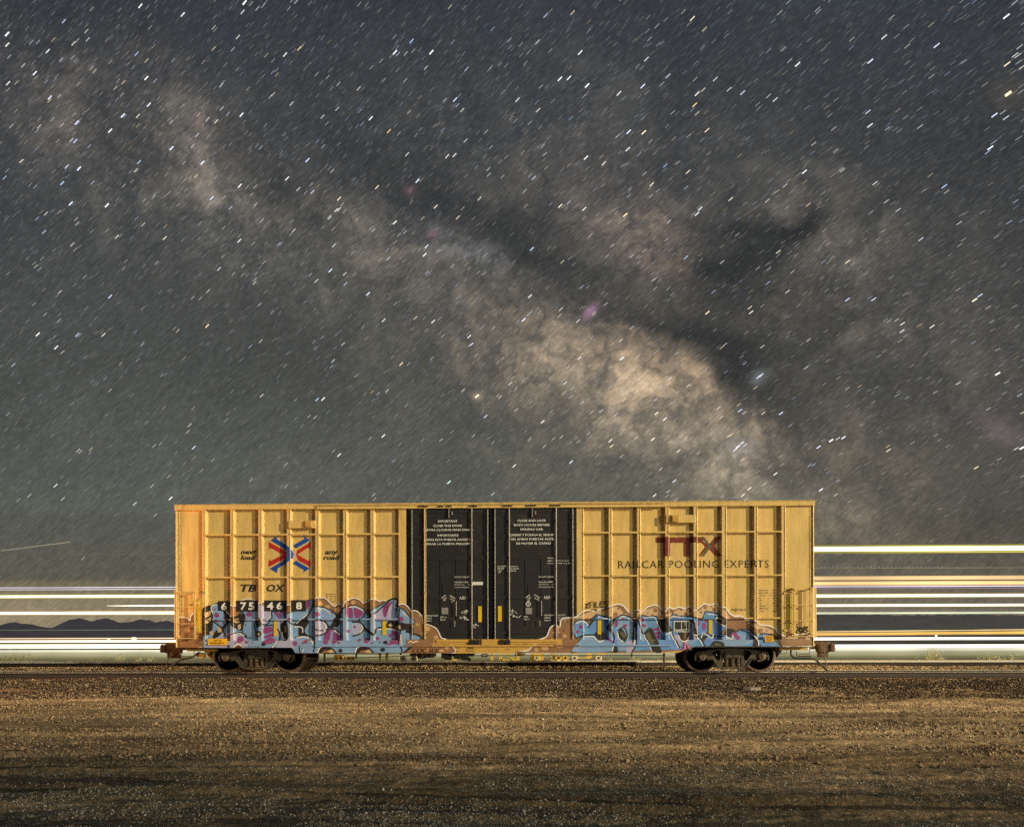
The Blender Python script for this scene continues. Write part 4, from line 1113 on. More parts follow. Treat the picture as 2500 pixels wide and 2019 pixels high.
def bogie(pa, pb):
    xa, xb = at(pa, 1600, -.25)[0], at(pb, 1600, -.25)[0]
    cx = mean2(xa, xb); h = (xb - xa) / 2
    zt = Z_S1 - .045
    tr = MB().box(cx - .20, cx + .20, -.36, 1.86, .50, .62, bev=.02).box(cx - .35, cx + .35, .35, 1.15, .56, zt - .01, bev=.02).build('truck', M['dark_iron'], box)
    tr['label'] = 'two-axle bogie'
    for x in (xa, xb): wheel_set(x, tr)
    for y0, y1 in ((-.34, -.19), (1.69, 1.84)):
        half = [(0, zt), (.36, zt - .005), (.52, zt - .03), (.66, .635), (.80, .605), (h + .10, .60), (h + .19, .55), (h + .215, .44), (h + .205, .34), (h + .17, .34), (h + .155, .45), (h + .11, .515), (h + .02, .535), (h - .09, .52), (h - .135, .45), (h - .15, .36), (h - .21, .33),
                (h - .27, .37), (.40, .135), (.34, .105), (.24, .085), (0, .085)]
        out = [(cx + p[0], p[1]) for p in half] + [(cx - p[0], p[1]) for p in reversed(half[1:-1])]
        hole = lambda s_: [(cx + s_ * p[0], p[1]) for p in ((.315, .59), (.345, .63), (.44, .63), (.545, .575), (.555, .54), (.43, .345), (.385, .335), (.345, .37))]
        mid = [(cx + p[0], p[1]) for p in ((-.265, .155), (-.255, .54), (-.22, .565), (.22, .565), (.255, .54), (.265, .155))]
        f = MB().plate([out, hole(1)[::-1], hole(-1)[::-1], mid], y0, y1)
        # raised flange round the tension member
        for s_ in (1, -1):
            f.tube([(cx + s_ * p[0], y0 - .008, p[1]) for p in ((h - .22, .36), (h - .30, .375), (.405, .15), (.33, .115), (.2, .10))], .020, 6)
            f.tube([(cx + s_ * p[0], y0 - .008, p[1]) for p in ((.2, zt - .02), (.36, zt - .025), (.52, zt - .05), (.70, .60), (h + .08, .58), (h + .17, .53))], .016, 6)
        fr = f.build('side_frame', M['dark_iron'], tr)
        if y0 < 0:
            for q in (-.165, 0, .165):
                s = MB()
                n = 66
                pts = [(cx + q + .060 * math.cos(2 * math.pi * k / 11), (y0 + y1) / 2 - .03 + .060 * math.sin(2 * math.pi * k / 11), .155 + .25 * k / n) for k in range(n + 1)]
                s.tube(pts, .0165, 6)
                s.build('spring', M['iron'], fr, True)
            MB().box(cx - .235, cx + .235, y0 - .05, y1 + .02, .405, .535, bev=.012).box(cx - .19, cx - .02, y0 - .062, y0 - .051, .43, .515).box(cx + .02, cx + .19, y0 - .062, y0 - .051, .43, .515).build('bolster_end', M['dark_iron'], fr)
            MB().box(cx - .27, cx + .27, y0 - .02, y1 + .02, .10, .153, bev=.01).build('spring_seat', M['iron'], fr)
        for x in (xa, xb):
            sg = -1 if y0 < 0 else 1
            ye = y0 - .05 if y0 < 0 else y1 + .05
            MB().lathe_y(x, .456, [(ye, .035), (ye - sg * .0, .07), (ye - sg * .015, .105), (ye - sg * .02, .118), (ye - sg * .06, .118), (ye - sg * .065, .10), (ye - sg * .16, .10)], 24).build('bearing_cap', M['iron'], fr, True)
            if y0 < 0:
                bb = MB()
                for k in range(3):
                    a = R(90 + 120 * k)
                    bb.lathe_y(x + .065 * math.cos(a), .456 + .065 * math.sin(a), [(ye - .014, .016), (ye + .01, .016)], 6)
                bb.build('bearing_bolt', M['steel'], fr)
    for s_ in (-1, 1):
        MB().tube([(cx + s_ * (h - .52), -.05, .42), (cx + s_ * (h - .52), 1.55, .42)], .05, 10).build('brake_beam', M['iron'], tr)
        for yy in (-.02, 1.5):
            MB().box(cx + s_ * (h - .53) - .04, cx + s_ * (h - .53) + .05, yy - .04, yy + .05, .30, .60, bev=.02).build('brake_shoe', M['iron'], tr)
    return tr
bogie(553, 701.5)
bogie(1713, 1858)
MB().plate([[(AX(500, .2), AZ(1588, .2, 505)), (AX(540, .2), AZ(1588, .2, 505)), (AX(540, .2), AZ(1618, .2, 520)), (AX(525, .2), AZ(1616, .2, 520))]], .1, .3).build('draft_bracket', M['yellow_dark'], box)
MB().plate([[(AX(1880, .2), AZ(1584, .2, 1890)), (AX(1910, .2), AZ(1584, .2, 1900)), (AX(1893, .2), AZ(1606, .2, 1890)), (AX(1880, .2), AZ(1608, .2, 1880))]], .1, .3).build('draft_bracket', M['dark_iron'], box)

# ------------------------------------------------------------------ lettering and paint, laid over the relief of the side
EDGE_X = [XL, AX(714), AX(718), AX(1648), AX(1694), XR]
EDGE_Z = [Z_S1, Z_S1, Z_S0, Z_S0, Z_S1, Z_S1]
def drape(bm, off):
    if not bm.verts: return bm
    for v in bm.verts:
        v.co.x = min(max(v.co.x, XL + .012), XR - .012)
        v.co.z = max(v.co.z, float(np.interp(v.co.x, EDGE_X, EDGE_Z)) + .004)
    xs = [v.co.x for v in bm.verts]; zs = [v.co.z for v in bm.verts]
    for q in XB:
        if min(xs) < q < max(xs):
            bmesh.ops.bisect_plane(bm, geom=bm.verts[:] + bm.edges[:] + bm.faces[:], plane_co=(q, 0, 0), plane_no=(1, 0, 0), dist=1e-5)
    for q in ZB:
        if min(zs) < q < max(zs):
            bmesh.ops.bisect_plane(bm, geom=bm.verts[:] + bm.edges[:] + bm.faces[:], plane_co=(0, 0, q), plane_no=(0, 0, 1), dist=1e-5)
    for v in bm.verts: v.co.y = surf(v.co.x, v.co.z) - off
    return bm

class Paint:
    """flat painted shapes collected into one mesh that follows the side of the car"""
    def __init__(s): s.mb = MB(); s.mats = []; s.off = Q_OFF
    def mi(s, m):
        if m not in s.mats: s.mats.append(m)
        return s.mats.index(m)
    def tris(s, pts2, tris, m, flat=None):
        bm = bmesh.new()
        vs = [bm.verts.new((p[0], flat if flat is not None else 0, p[1])) for p in pts2]
        for t in tris:
            if len(set(t)) < 3: continue
            try: bm.faces.new([vs[i] for i in t])
            except ValueError: pass
        if flat is None: drape(bm, s.off)
        s.mb.bm(bm, s.mi(m))
    def poly(s, pts, m, flat=None):
        tl = tessellate_polygon([[Vector((p[0], p[1], 0)) for p in pts]])
        s.tris(pts, tl, m, flat)
        s.off += 0.00006
    def stroke(s, pts, w, m, flat=None, closed=False):
        n = len(pts); ws = w if isinstance(w, (list, tuple)) else [w] * n
        L, Rr = [], []
        for i, p in enumerate(pts):
            a = pts[(i - 1) % n] if closed else pts[max(i - 1, 0)]
            b = pts[(i + 1) % n] if closed else pts[min(i + 1, n - 1)]
            dx, dz = b[0] - a[0], b[1] - a[1]; l = math.hypot(dx, dz) or 1
            nx, nz = -dz / l * ws[i] / 2, dx / l * ws[i] / 2
            L.append((p[0] + nx, p[1] + nz)); Rr.append((p[0] - nx, p[1] - nz))
        tris = []
        for i in range(n if closed else n - 1):
            j = (i + 1) % n
            tris += [(i, j, n + j, n + i)]
        s.tris(L + Rr, tris, m, flat)
        s.off += 0.00006
    def text(s, body, x0, x1, z0, z1, m, bold=0.0, shear=0.0, flat=None, rot=0.0, space=1.0):
        """the words fitted into the box x0..x1, z0..z1"""
        cu = bpy.data.curves.new('lettering', 'FONT'); cu.body = body; cu.offset = bold; cu.resolution_u = 2; cu.space_character = space
        cu.shear = shear; cu.align_x = 'CENTER' if '\n' in body else 'LEFT'
        o = bpy.data.objects.new('lettering', cu); COL.objects.link(o)
        dg = bpy.context.evaluated_depsgraph_get()
        me = bpy.data.meshes.new_from_object(o.evaluated_get(dg))
        bpy.data.objects.remove(o); bpy.data.curves.remove(cu)
        co = [(v.co.x, v.co.y) for v in me.vertices]
        if not co: return
        ax, bx = min(c[0] for c in co), max(c[0] for c in co); ay, by = min(c[1] for c in co), max(c[1] for c in co)
        cxm, czm = (x0 + x1) / 2, (z0 + z1) / 2
        pts = []
        for c in co:
            x = x0 + (c[0] - ax) / (bx - ax) * (x1 - x0); z = z0 + (c[1] - ay) / (by - ay) * (z1 - z0)
            if rot:
                dx, dz = x - cxm, z - czm
                x, z = cxm + dx * math.cos(rot) - dz * math.sin(rot), czm + dx * math.sin(rot) + dz * math.cos(rot)
            pts.append((x, z))
        s.tris(pts, [tuple(p.vertices) for p in me.polygons], m, flat)
        bpy.data.meshes.remove(me)
        s.off += 0.00006
    def build(s, name, parent):
        return mesh_obj(name, s.mb.v, s.mb.f, [M[m] for m in s.mats], parent, s.mb.m)

def G(x, y, base=400):                                   # a point measured in an enlarged crop (3.775 times) that starts at pixel (base, 1200)
    px, py = base + x / 3.775, 1200 + y / 3.775
    return at(px, py, -.83)
def GP(pts, base=400): return [G(p[0], p[1], base) for p in pts]
def smooth(pts, closed=True, k=5):
    n = len(pts); out = []
    rng = range(n) if closed else range(n - 1)
    for i in rng:
        p0 = pts[(i - 1) % n] if closed or i > 0 else pts[0]
        p1, p2 = pts[i], pts[(i + 1) % n]
        p3 = pts[(i + 2) % n] if closed or i + 2 < n else pts[-1]
        for j in range(k):
            t = j / k
            out.append(tuple(.5 * (2 * p1[c] + (p2[c] - p0[c]) * t + (2 * p0[c] - 5 * p1[c] + 4 * p2[c] - p3[c]) * t * t + (-p0[c] + 3 * p1[c] - 3 * p2[c] + p3[c]) * t ** 3) for c in (0, 1)))
    if not closed: out.append(pts[-1])
    return out
def tx(p, s, x0, x1, y0, y1, m, base=400, **kw):
    a = G(x0, y1, base); b = G(x1, y0, base)
    p.text(s, a[0], b[0], a[1], b[1], m, **kw)
SCL = 1 / 3.775 * 23.57 / F_PX                           # metres per enlarged pixel
def ell(cx, cy, rx, ry=None, n=16, a=0):
    ry = ry or rx
    return [(cx + rx * math.cos(t) * math.cos(a) - ry * math.sin(t) * math.sin(a), cy + rx * math.cos(t) * math.sin(a) + ry * math.sin(t) * math.cos(a)) for t in [2 * math.pi * i / n for i in range(n)]]

# ---- graffiti, first piece (yellow half with the crossed-arrows emblem)
g = Paint(); B1 = 400
def fl(pts, m, base=B1, sm=True): g.poly(GP(smooth(pts) if sm else pts, base), m)
def ln(pts, w, m, base=B1, sm=True, closed=False): g.stroke(GP(smooth(pts, closed) if sm else pts, base), w * SCL, m, closed=closed)
def dots(m, lst, base=B1):
    for c in lst:
        g.poly(GP(ell(*c), base), m)
def cloud(pts, base):                                    # brown bubbles with a white rim and dark inner line
    ln(pts, 26, 'g_white', base, closed=True); fl(pts, 'g_brown', base); ln([(x, y) for x, y in pts], 7, 'g_umber', base, closed=True)
cl_a = [(108, 1180), (150, 1168), (205, 1172), (240, 1210), (252, 1150), (290, 1120), (345, 1122), (365, 1160), (365, 1436), (110, 1436), (104, 1300)]
cloud(cl_a, B1)
cloud([(600, 1075), (625, 1058), (650, 1064), (690, 1020), (760, 995), (830, 1010), (870, 1045), (930, 1020), (960, 1080), (1130, 1095), (1150, 1050), (1330, 1080), (1370, 1010), (1420, 985), (1480, 990), (1530, 1040), (1570, 1062), (1610, 1040), (1650, 1075), (1680, 1020), (1740, 988),
       (1800, 1005), (1830, 1035), (1880, 1015), (1910, 1000), (1960, 1005), (1985, 1020), (2030, 1010), (2110, 1100), (2160, 1055), (2215, 1045), (2260, 1085), (2268, 1110), (2320, 1105), (2370, 1150), (2385, 1220), (2440, 1235), (2510, 1270), (2552, 1350),
       (2600, 1370), (2640, 1420), (2648, 1484), (2150, 1488), (700, 1240)], B1)
dots('g_tan', [(210, 1273, 25), (300, 1225, 15), (270, 1390, 16), (1500, 1062, 26, 20), (1440, 1030, 20), (1595, 1087, 24, 20), (1740, 1020, 20), (2285, 1180, 24), (2340, 1225, 16, 12), (2390, 1310, 18), (2435, 1262, 22), (2510, 1340, 22, 18), (2470, 1402, 22, 16), (2555, 1405, 14, 11), (2610, 1440, 18, 12), (2345, 1390, 14), (2560, 1465, 22, 14), (2440, 1460, 14)])
blue = [(372, 1438), (362, 1300), (356, 1120), (372, 1088), (430, 1052), (480, 1030), (510, 1092), (560, 1110), (610, 1160), (650, 1170), (720, 1105), (800, 1100), (870, 1082), (930, 1055), (980, 1110), (1060, 1105), (1140, 1128), (1200, 1102), (1290, 1095), (1318, 1000),
        (1372, 992), (1350, 1070), (1400, 1062), (1470, 1068), (1545, 1100), (1578, 1130), (1600, 1160), (1650, 1090), (1710, 1050), (1770, 1052), (1830, 1082), (1880, 1150), (1920, 1090), (2010, 1040), (2100, 988), (2145, 1000), (2150, 1060), (2172, 1075), (2215, 1092), (2250, 1140), (2312, 1195),
        (2300, 1214), (2222, 1216), (2230, 1285), (2290, 1310), (2376, 1345), (2310, 1390), (2250, 1440), (2205, 1482), (1700, 1486), (1215, 1486), (1180, 1438)]
ln(blue, 20, 'g_black', closed=True, sm=False); fl(blue, 'g_blue', sm=False)
# lilac and paler fields
for p in ([(440, 1330), (600, 1300), (720, 1330), (760, 1438), (430, 1438)], [(860, 1050), (950, 1080), (970, 1160), (930, 1220), (870, 1200)], [(1000, 1190), (1130, 1190), (1120, 1300), (1010, 1330)], [(1060, 1380), (1180, 1340), (1190, 1480), (1060, 1438)],
          [(1400, 1190), (1500, 1200), (1500, 1300), (1390, 1310)], [(1730, 1200), (1830, 1210), (1820, 1310), (1740, 1310)], [(1930, 1110), (2080, 1030), (2100, 1180), (1940, 1180)]):
    fl(p, 'g_lilac')
# dark gaps between the letters
for p in ([(350, 1100), (430, 1055), (440, 1260), (380, 1330), (352, 1300)], [(540, 1100), (620, 1160), (560, 1250), (500, 1330), (440, 1350), (470, 1280), (560, 1210)], [(600, 1180), (650, 1150), (730, 1120), (735, 1190), (700, 1280), (620, 1230)],
          [(840, 1180), (880, 1160), (900, 1230), (850, 1250)], [(1065, 1250), (1090, 1205), (1140, 1210), (1150, 1350), (1100, 1370)], [(1195, 1215), (1260, 1190), (1310, 1150), (1330, 1200), (1290, 1280), (1320, 1330), (1240, 1330), (1230, 1250)],
          [(1580, 1150), (1625, 1130), (1610, 1230), (1560, 1250), (1500, 1250), (1540, 1220)], [(1825, 1230), (1880, 1270), (1940, 1310), (1930, 1330), (1850, 1280)], [(1880, 1090), (1920, 1140), (1890, 1170)], [(2040, 1240), (2080, 1190), (2240, 1220), (2230, 1270), (2150, 1280), (2060, 1250)],
          [(2225, 1225), (2290, 1240), (2300, 1300), (2240, 1290)]):
    fl(p, 'g_black')
for p in ([(375, 1120), (425, 1090), (430, 1130), (385, 1160)], [(380, 1180), (430, 1150), (432, 1190), (390, 1215)], [(410, 1290), (440, 1280), (450, 1315), (420, 1330)], [(480, 1250), (520, 1240), (525, 1290), (490, 1300)], [(640, 1180), (680, 1160), (690, 1200), (660, 1220)], [(670, 1230), (700, 1215), (702, 1260), (680, 1275)],
          [(860, 1300), (885, 1310), (880, 1340), (858, 1330)], [(1100, 1240), (1125, 1230), (1125, 1290), (1105, 1300)], [(2060, 1225), (2090, 1212), (2110, 1235), (2080, 1245)], [(2130, 1240), (2180, 1230), (2185, 1265), (2140, 1270)]):
    fl(p, 'g_cream', sm=False)
# magenta spots and flames
dots('g_pink', [(478, 1138, 24), (778, 1128, 27, 24), (541, 1213, 9), (462, 1083, 9), (481, 1188, 15, 11), (698, 1363, 32), (764, 1386, 15), (1212, 1398, 22), (1306, 1380, 22, 20), (550, 1165, 9), (1415, 1130, 24), (1540, 1110, 9), (2190, 1175, 22, 24), (1695, 1285, 14), (1753, 1245, 12), (1800, 1368, 15), (1870, 1372, 26), (1965, 1352, 17),
                (1995, 1386, 9), (1772, 1370, 6), (1920, 1395, 10), (1615, 1392, 12), (1500, 1400, 0.1), (825, 1390, 7), (590, 1340, 14, 18), (1155, 1175, 14), (660, 1395, 8), (2080, 1405, 26, 10)])
fl([(915, 1255), (960, 1240), (1010, 1262), (990, 1290), (920, 1310)], 'g_pink'); fl([(920, 1330), (1000, 1300), (1012, 1330), (930, 1352)], 'g_pink'); fl([(915, 1375), (980, 1345), (1025, 1370), (1000, 1398), (930, 1400)], 'g_pink')
fl([(1010, 1110), (1060, 1115), (1075, 1170), (1050, 1165)], 'g_pink'); fl([(1080, 1110), (1110, 1108), (1130, 1165), (1105, 1160)], 'g_pink'); fl([(1675, 1090), (1720, 1050), (1740, 1160), (1690, 1150)], 'g_pink'); fl([(1750, 1070), (1830, 1110), (1810, 1150), (1765, 1165)], 'g_pink')
fl([(1470, 1330), (1500, 1285), (1530, 1290), (1510, 1400), (1475, 1395)], 'g_pink'); fl([(1560, 1300), (1600, 1290), (1630, 1340), (1590, 1390), (1555, 1400)], 'g_pink'); fl([(1490, 1270), (1550, 1262), (1560, 1280), (1500, 1282)], 'g_pink')
fl([(2020, 1060), (2110, 1005), (2070, 1070), (2045, 1150), (2022, 1140)], 'g_pink'); fl([(2090, 1300), (2160, 1280), (2175, 1390), (2110, 1405), (2080, 1370), (2130, 1340)], 'g_pink'); fl([(2065, 1325), (2095, 1305), (2100, 1350)], 'g_pink'); fl([(1300, 1020), (1335, 1000), (1330, 1050), (1295, 1090)], 'g_pink')
# letter outlines
K = 'g_black'
for p, w in (([(430, 1055), (440, 1180), (520, 1250), (560, 1335)], 12), ([(560, 1110), (640, 1210), (740, 1190), (720, 1110)], 11), ([(740, 1130), (715, 1280), (750, 1340), (800, 1345)], 10), ([(600, 1330), (680, 1295), (745, 1320), (755, 1345)], 10), ([(975, 1090), (990, 1160), (940, 1220), (870, 1215)], 10),
             ([(915, 1240), (985, 1228), (1050, 1280), (1062, 1350), (1020, 1430)], 12), ([(1070, 1260), (1100, 1200), (1150, 1195), (1190, 1225), (1270, 1235), (1290, 1320)], 12), ([(1375, 1000), (1330, 1130), (1210, 1230)], 12), ([(1205, 1345), (1290, 1320), (1370, 1350), (1395, 1410), (1380, 1480)], 12),
             ([(1395, 1180), (1470, 1190), (1510, 1240), (1490, 1300), (1400, 1330)], 13), ([(1545, 1095), (1590, 1150), (1550, 1210)], 12), ([(1370, 1250), (1440, 1280), (1560, 1260), (1640, 1340)], 11), ([(1650, 1095), (1590, 1140)], 12), ([(1730, 1200), (1810, 1205), (1840, 1260), (1800, 1310), (1735, 1330)], 13), ([(1830, 1250), (1930, 1320), (1960, 1260), (2060, 1250), (2170, 1270), (2180, 1300)], 13),
             ([(1880, 1080), (1830, 1150), (1790, 1190)], 11), ([(1930, 1130), (2000, 1070), (2105, 985), (2150, 1000), (2140, 1080), (2170, 1095)], 12), ([(2175, 1070), (2170, 1200), (2210, 1210)], 11), ([(2180, 1300), (2165, 1400), (2190, 1440), (2200, 1484)], 11), ([(2230, 1290), (2376, 1345), (2220, 1484)], 11), ([(870, 1200), (830, 1210), (835, 1290)], 9),
             ([(2030, 1070), (2060, 1060), (2050, 1110)], 6), ([(1250, 1420), (1260, 1485)], 8)):
    ln(p, w, K)
dots(K, [(868, 1310, 34, 30), (922, 1405, 18), (745, 1230, 6), (600, 1425, 12), (690, 1420, 8), (1630, 1465, 18), (1740, 1330, 0.1), (2045, 1388, 20, 16), (2020, 1455, 22, 18), (1280, 1395, 6), (870, 1430, 5)])
dots('g_cream', [(868, 1312, 20, 17)]); ln([(855, 1325), (885, 1300)], 5, K, sm=False)
# wheel-shaped arcs along the sill
for cx in (1518, 1862):
    fl([(cx - 90, 1486), (cx - 70, 1440), (cx - 20, 1422), (cx + 40, 1440), (cx + 85, 1486)], K, sm=False); fl([(cx - 62, 1486), (cx - 40, 1462), (cx + 5, 1460), (cx + 20, 1484)], 'g_brown', sm=False)
    fl([(cx - 10, 1470), (cx + 30, 1452), (cx + 62, 1482), (cx + 20, 1485)], 'g_cream', sm=False); ln([(cx - 98, 1486), (cx - 80, 1440), (cx - 30, 1418)], 10, 'g_white')
ln([(645, 1436), (690, 1405), (735, 1436)], 9, 'g_white'); fl([(655, 1438), (690, 1412), (728, 1438)], 'g_umber')
# white highlights
Wt = 'g_white'
for p, w in (([(440, 1120), (430, 1055), (480, 1040)], 9), ([(570, 1115), (625, 1150)], 7), ([(620, 1330), (680, 1305), (735, 1325)], 8), ([(975, 1100), (968, 1160), (935, 1190)], 8), ([(1050, 1370), (1030, 1410), (1000, 1435)], 9), ([(1200, 1245), (1265, 1250), (1275, 1300)], 9), ([(1080, 1290), (1095, 1350), (1130, 1365)], 9), ([(1310, 1130), (1215, 1215)], 7), ([(1215, 1345), (1290, 1336), (1355, 1365), (1375, 1400)], 9), ([(1460, 1200), (1490, 1240), (1470, 1285)], 10),
             ([(1410, 1075), (1480, 1085), (1530, 1130)], 7), ([(1810, 1230), (1830, 1260), (1800, 1300)], 10), ([(1560, 1275), (1620, 1320)], 8), ([(1700, 1065), (1760, 1060), (1830, 1095)], 8), ([(1960, 1270), (2080, 1262), (2160, 1285)], 8), ([(2120, 1000), (2135, 1010), (2118, 1060), (2160, 1080), (2130, 1170)], 7), ([(2200, 1110), (2240, 1150)], 8), ([(2185, 1320), (2190, 1410)], 8),
             ([(1280, 1480), (1290, 1450)], 8), ([(380, 1400), (420, 1380)], 9)):
    ln(p, w, Wt)
# number boxes
for (x0, x1, y0, y1) in ((492, 606, 1006, 1096), (658, 860, 1002, 1104), (918, 1136, 1000, 1101), (1172, 1302, 997, 1101)):
    fl([(x0, y0), (x1, y0), (x1, y1), (x0, y1)], K, sm=False)
for t, x0, x1, y0, y1 in (('6', 519, 572, 1019, 1091), ('7', 697, 754, 1018, 1089), ('5', 772, 829, 1017, 1089), ('4', 942, 1003, 1016, 1087), ('6', 1031, 1086, 1015, 1087), ('8', 1212, 1267, 1014, 1086)):
    tx(g, t, x0, x1, y0, y1, 'g_white', bold=.03)
for xx, y0, y1 in ((544, 1016, 1026), (544, 1084, 1094), (1058, 1012, 1022), (1058, 1080, 1090), (1240, 1011, 1021), (1240, 1079, 1089)):
    fl([(xx - 4, y0), (xx + 4, y0), (xx + 4, y1), (xx - 4, y1)], K, sm=False)
# small tags at the end and by the door
ln([(180, 1400), (165, 1370), (205, 1362), (195, 1390), (175, 1392)], 7, K); ln([(215, 1395), (200, 1412), (225, 1425)], 7, K); ln([(242, 1398), (225, 1405), (240, 1418), (228, 1428)], 6, K)
for i, p in enumerate(([(2335, 1446), (2305, 1450), (2300, 1475), (2330, 1482)], [(2350, 1446), (2340, 1470), (2365, 1482), (2382, 1460), (2362, 1446)], [(2425, 1446), (2395, 1452), (2398, 1480), (2430, 1478)], [(2465, 1448), (2445, 1462), (2470, 1470), (2448, 1482)], [(2488, 1446), (2476, 1470), (2500, 1480)], [(2530, 1448), (2508, 1458), (2528, 1470), (2505, 1480)])):
    ln(p, 8, 'g_umber')
ln([(2258, 1390), (2280, 1378), (2300, 1392), (2325, 1376), (2345, 1384)], 7, Wt)
# the sill lettering, a few stencilled dashes
for x in range(720, 900, 30): fl([(x, 1424), (x + 18, 1424), (x + 18, 1429), (x, 1429)], K, sm=False)
g.build('graffiti', box)['label'] = 'blue bubble-letter graffiti with magenta spots, brown cloud and the car number boxes'

# ---- graffiti, second piece
g = Paint(); B1 = 1360
def fl(pts, m, base=1360, sm=True): g.poly(GP(smooth(pts) if sm else pts, base), m)
def ln(pts, w, m, base=1360, sm=True, closed=False): g.stroke(GP(smooth(pts, closed) if sm else pts, base), w * SCL, m, closed=closed)
def dots(m, lst, base=1360):
    for c in lst: g.poly(GP(ell(*c), base), m)
cl_b = [(-95, 1340), (-60, 1262), (-20, 1235), (30, 1250), (45, 1180), (130, 1165), (180, 1158), (240, 1110), (300, 1095), (350, 1110), (400, 1090), (450, 1068), (500, 1060), (560, 1040), (610, 1055), (660, 1110), (700, 1125), (740, 1095), (790, 1105), (850, 1062), (920, 1050), (960, 1085), (1000, 1112),
        (1030, 1070), (1080, 1085), (1130, 1068), (1180, 1082), (1230, 1062), (1260, 1100), (1300, 1085), (1360, 1040), (1420, 1048), (1470, 1035), (1500, 1070), (1560, 1075), (1590, 1120), (1640, 1150), (1700, 1150), (1750, 1185), (1830, 1195), (1880, 1230), (1960, 1240), (2020, 1270), (2050, 1310), (2100, 1335), (2240, 1320), (2330, 1330), (2336, 1420), (1250, 1420), (1180, 1478), (-260, 1484), (-255, 1465), (-215, 1420), (-180, 1418), (-190, 1380)]
ln(cl_b, 22, 'g_white', closed=True); fl(cl_b, 'g_brown')
fl([(180, 1170), (300, 1110), (450, 1085), (560, 1060), (650, 1130), (850, 1080), (920, 1065), (1000, 1130), (1130, 1085), (1300, 1100), (1360, 1055), (1470, 1050), (1580, 1130), (1560, 1180), (1200, 1150), (800, 1150), (500, 1150)], 'g_cream')
fl([(2080, 1350), (2230, 1335), (2325, 1345), (2325, 1400), (2200, 1390)], 'g_cream'); fl([(1760, 1205), (1950, 1255), (2000, 1300), (1900, 1300)], 'g_cream')
dots('g_brown', [(430, 1090, 18, 12), (540, 1130, 22), (910, 1092, 22), (1070, 1110, 14), (1190, 1130, 18), (1370, 1068, 16), (1450, 1085, 16), (880, 1140, 14), (760, 1140, 12), (2160, 1395, 30, 24), (2280, 1350, 20), (1880, 1275, 24, 14)])
dots('g_umber', [(566, 1076, 8), (460, 1085, 7), (1430, 1058, 6), (1110, 1130, 7), (980, 1100, 7), (1330, 1110, 8), (620, 1120, 7), (1230, 1100, 7), (1780, 1225, 7), (1940, 1280, 7), (660, 1140, 8), (840, 1115, 6), (1150, 1090, 6), (1500, 1100, 7), (2230, 1380, 8), (2120, 1360, 7), (100, 1200, 8), (60, 1280, 8)])
dots('g_tan', [(-10, 1300, 34, 24), (-30, 1375, 40, 26), (20, 1420, 40, 20), (-110, 1440, 34, 24), (10, 1260, 20), (-190, 1455, 20), (70, 1330, 20, 16)]); 
for p in ([(-60, 1350), (-90, 1370), (-40, 1395), (20, 1370)], [(0, 1300), (40, 1330), (-20, 1340)], [(-180, 1440), (-120, 1415), (-60, 1440)], [(-40, 1280), (10, 1280), (30, 1250)]): ln(p, 6, 'g_umber')
blue2 = [(130, 1478), (240, 1330), (180, 1350), (150, 1290), (160, 1210), (200, 1182), (260, 1190), (300, 1230), (330, 1170), (365, 1135), (430, 1150), (500, 1165), (470, 1230), (500, 1270), (510, 1240), (545, 1170), (600, 1138), (660, 1150), (720, 1195), (705, 1230), (735, 1250), (750, 1180), (790, 1140), (840, 1155), (915, 1150),
         (950, 1210), (980, 1290), (1070, 1280), (1020, 1200), (1075, 1130), (1110, 1150), (1230, 1150), (1340, 1190), (1375, 1105), (1500, 1125), (1480, 1200), (1560, 1250), (1500, 1310), (1600, 1330), (1700, 1270), (1770, 1275), (1830, 1330), (1910, 1310), (1990, 1320), (2045, 1380), (2050, 1424), (1260, 1424), (1185, 1478)]
ln(blue2, 22, 'g_black', closed=True, sm=False); fl(blue2, 'g_blue2', sm=False)
for p in ([(180, 1400), (300, 1340), (420, 1370), (500, 1400), (480, 1470), (160, 1476)], [(560, 1180), (640, 1170), (690, 1230), (660, 1420), (570, 1460), (545, 1300)], [(1140, 1290), (1250, 1260), (1260, 1400), (1120, 1410)], [(1500, 1350), (1700, 1300), (1800, 1380), (1700, 1418), (1520, 1415)], [(760, 1200), (800, 1160), (850, 1300), (780, 1380)]): fl(p, 'g_blue')
for p in ([(640, 1380), (720, 1390), (690, 1470), (640, 1476)], [(1080, 1330), (1120, 1330), (1130, 1440), (1100, 1400)], [(1270, 1180), (1290, 1300), (1260, 1380), (1240, 1260)]): fl(p, 'g_lilac')
for p in ([(350, 1300), (400, 1280), (440, 1310), (430, 1360), (390, 1370), (355, 1340)], [(505, 1175), (540, 1180), (500, 1260), (530, 1360), (500, 1310), (455, 1255), (480, 1220)], [(565, 1300), (600, 1262), (640, 1330), (620, 1372), (580, 1350)], [(715, 1210), (742, 1240), (720, 1330), (690, 1400), (700, 1290)], [(800, 1310), (870, 1265), (910, 1340), (960, 1478), (880, 1470), (860, 1400)],
          [(930, 1200), (1015, 1160), (1040, 1270), (980, 1290)], [(1120, 1300), (1130, 1285), (1215, 1285), (1210, 1350), (1160, 1380), (1125, 1340)], [(1240, 1205), (1265, 1220), (1300, 1330), (1270, 1330)], [(1495, 1140), (1560, 1180), (1545, 1235), (1470, 1200)], [(1420, 1420), (1450, 1385), (1510, 1390), (1530, 1422)], [(1610, 1340), (1540, 1310), (1580, 1260), (1650, 1280)], [(510, 1476), (545, 1420), (560, 1478)],
          [(1330, 1330), (1345, 1380), (1390, 1330)], [(1820, 1330), (1830, 1300), (1850, 1420), (1800, 1422)], [(1960, 1320), (2030, 1330), (2070, 1424), (2050, 1420)]): fl(p, K)
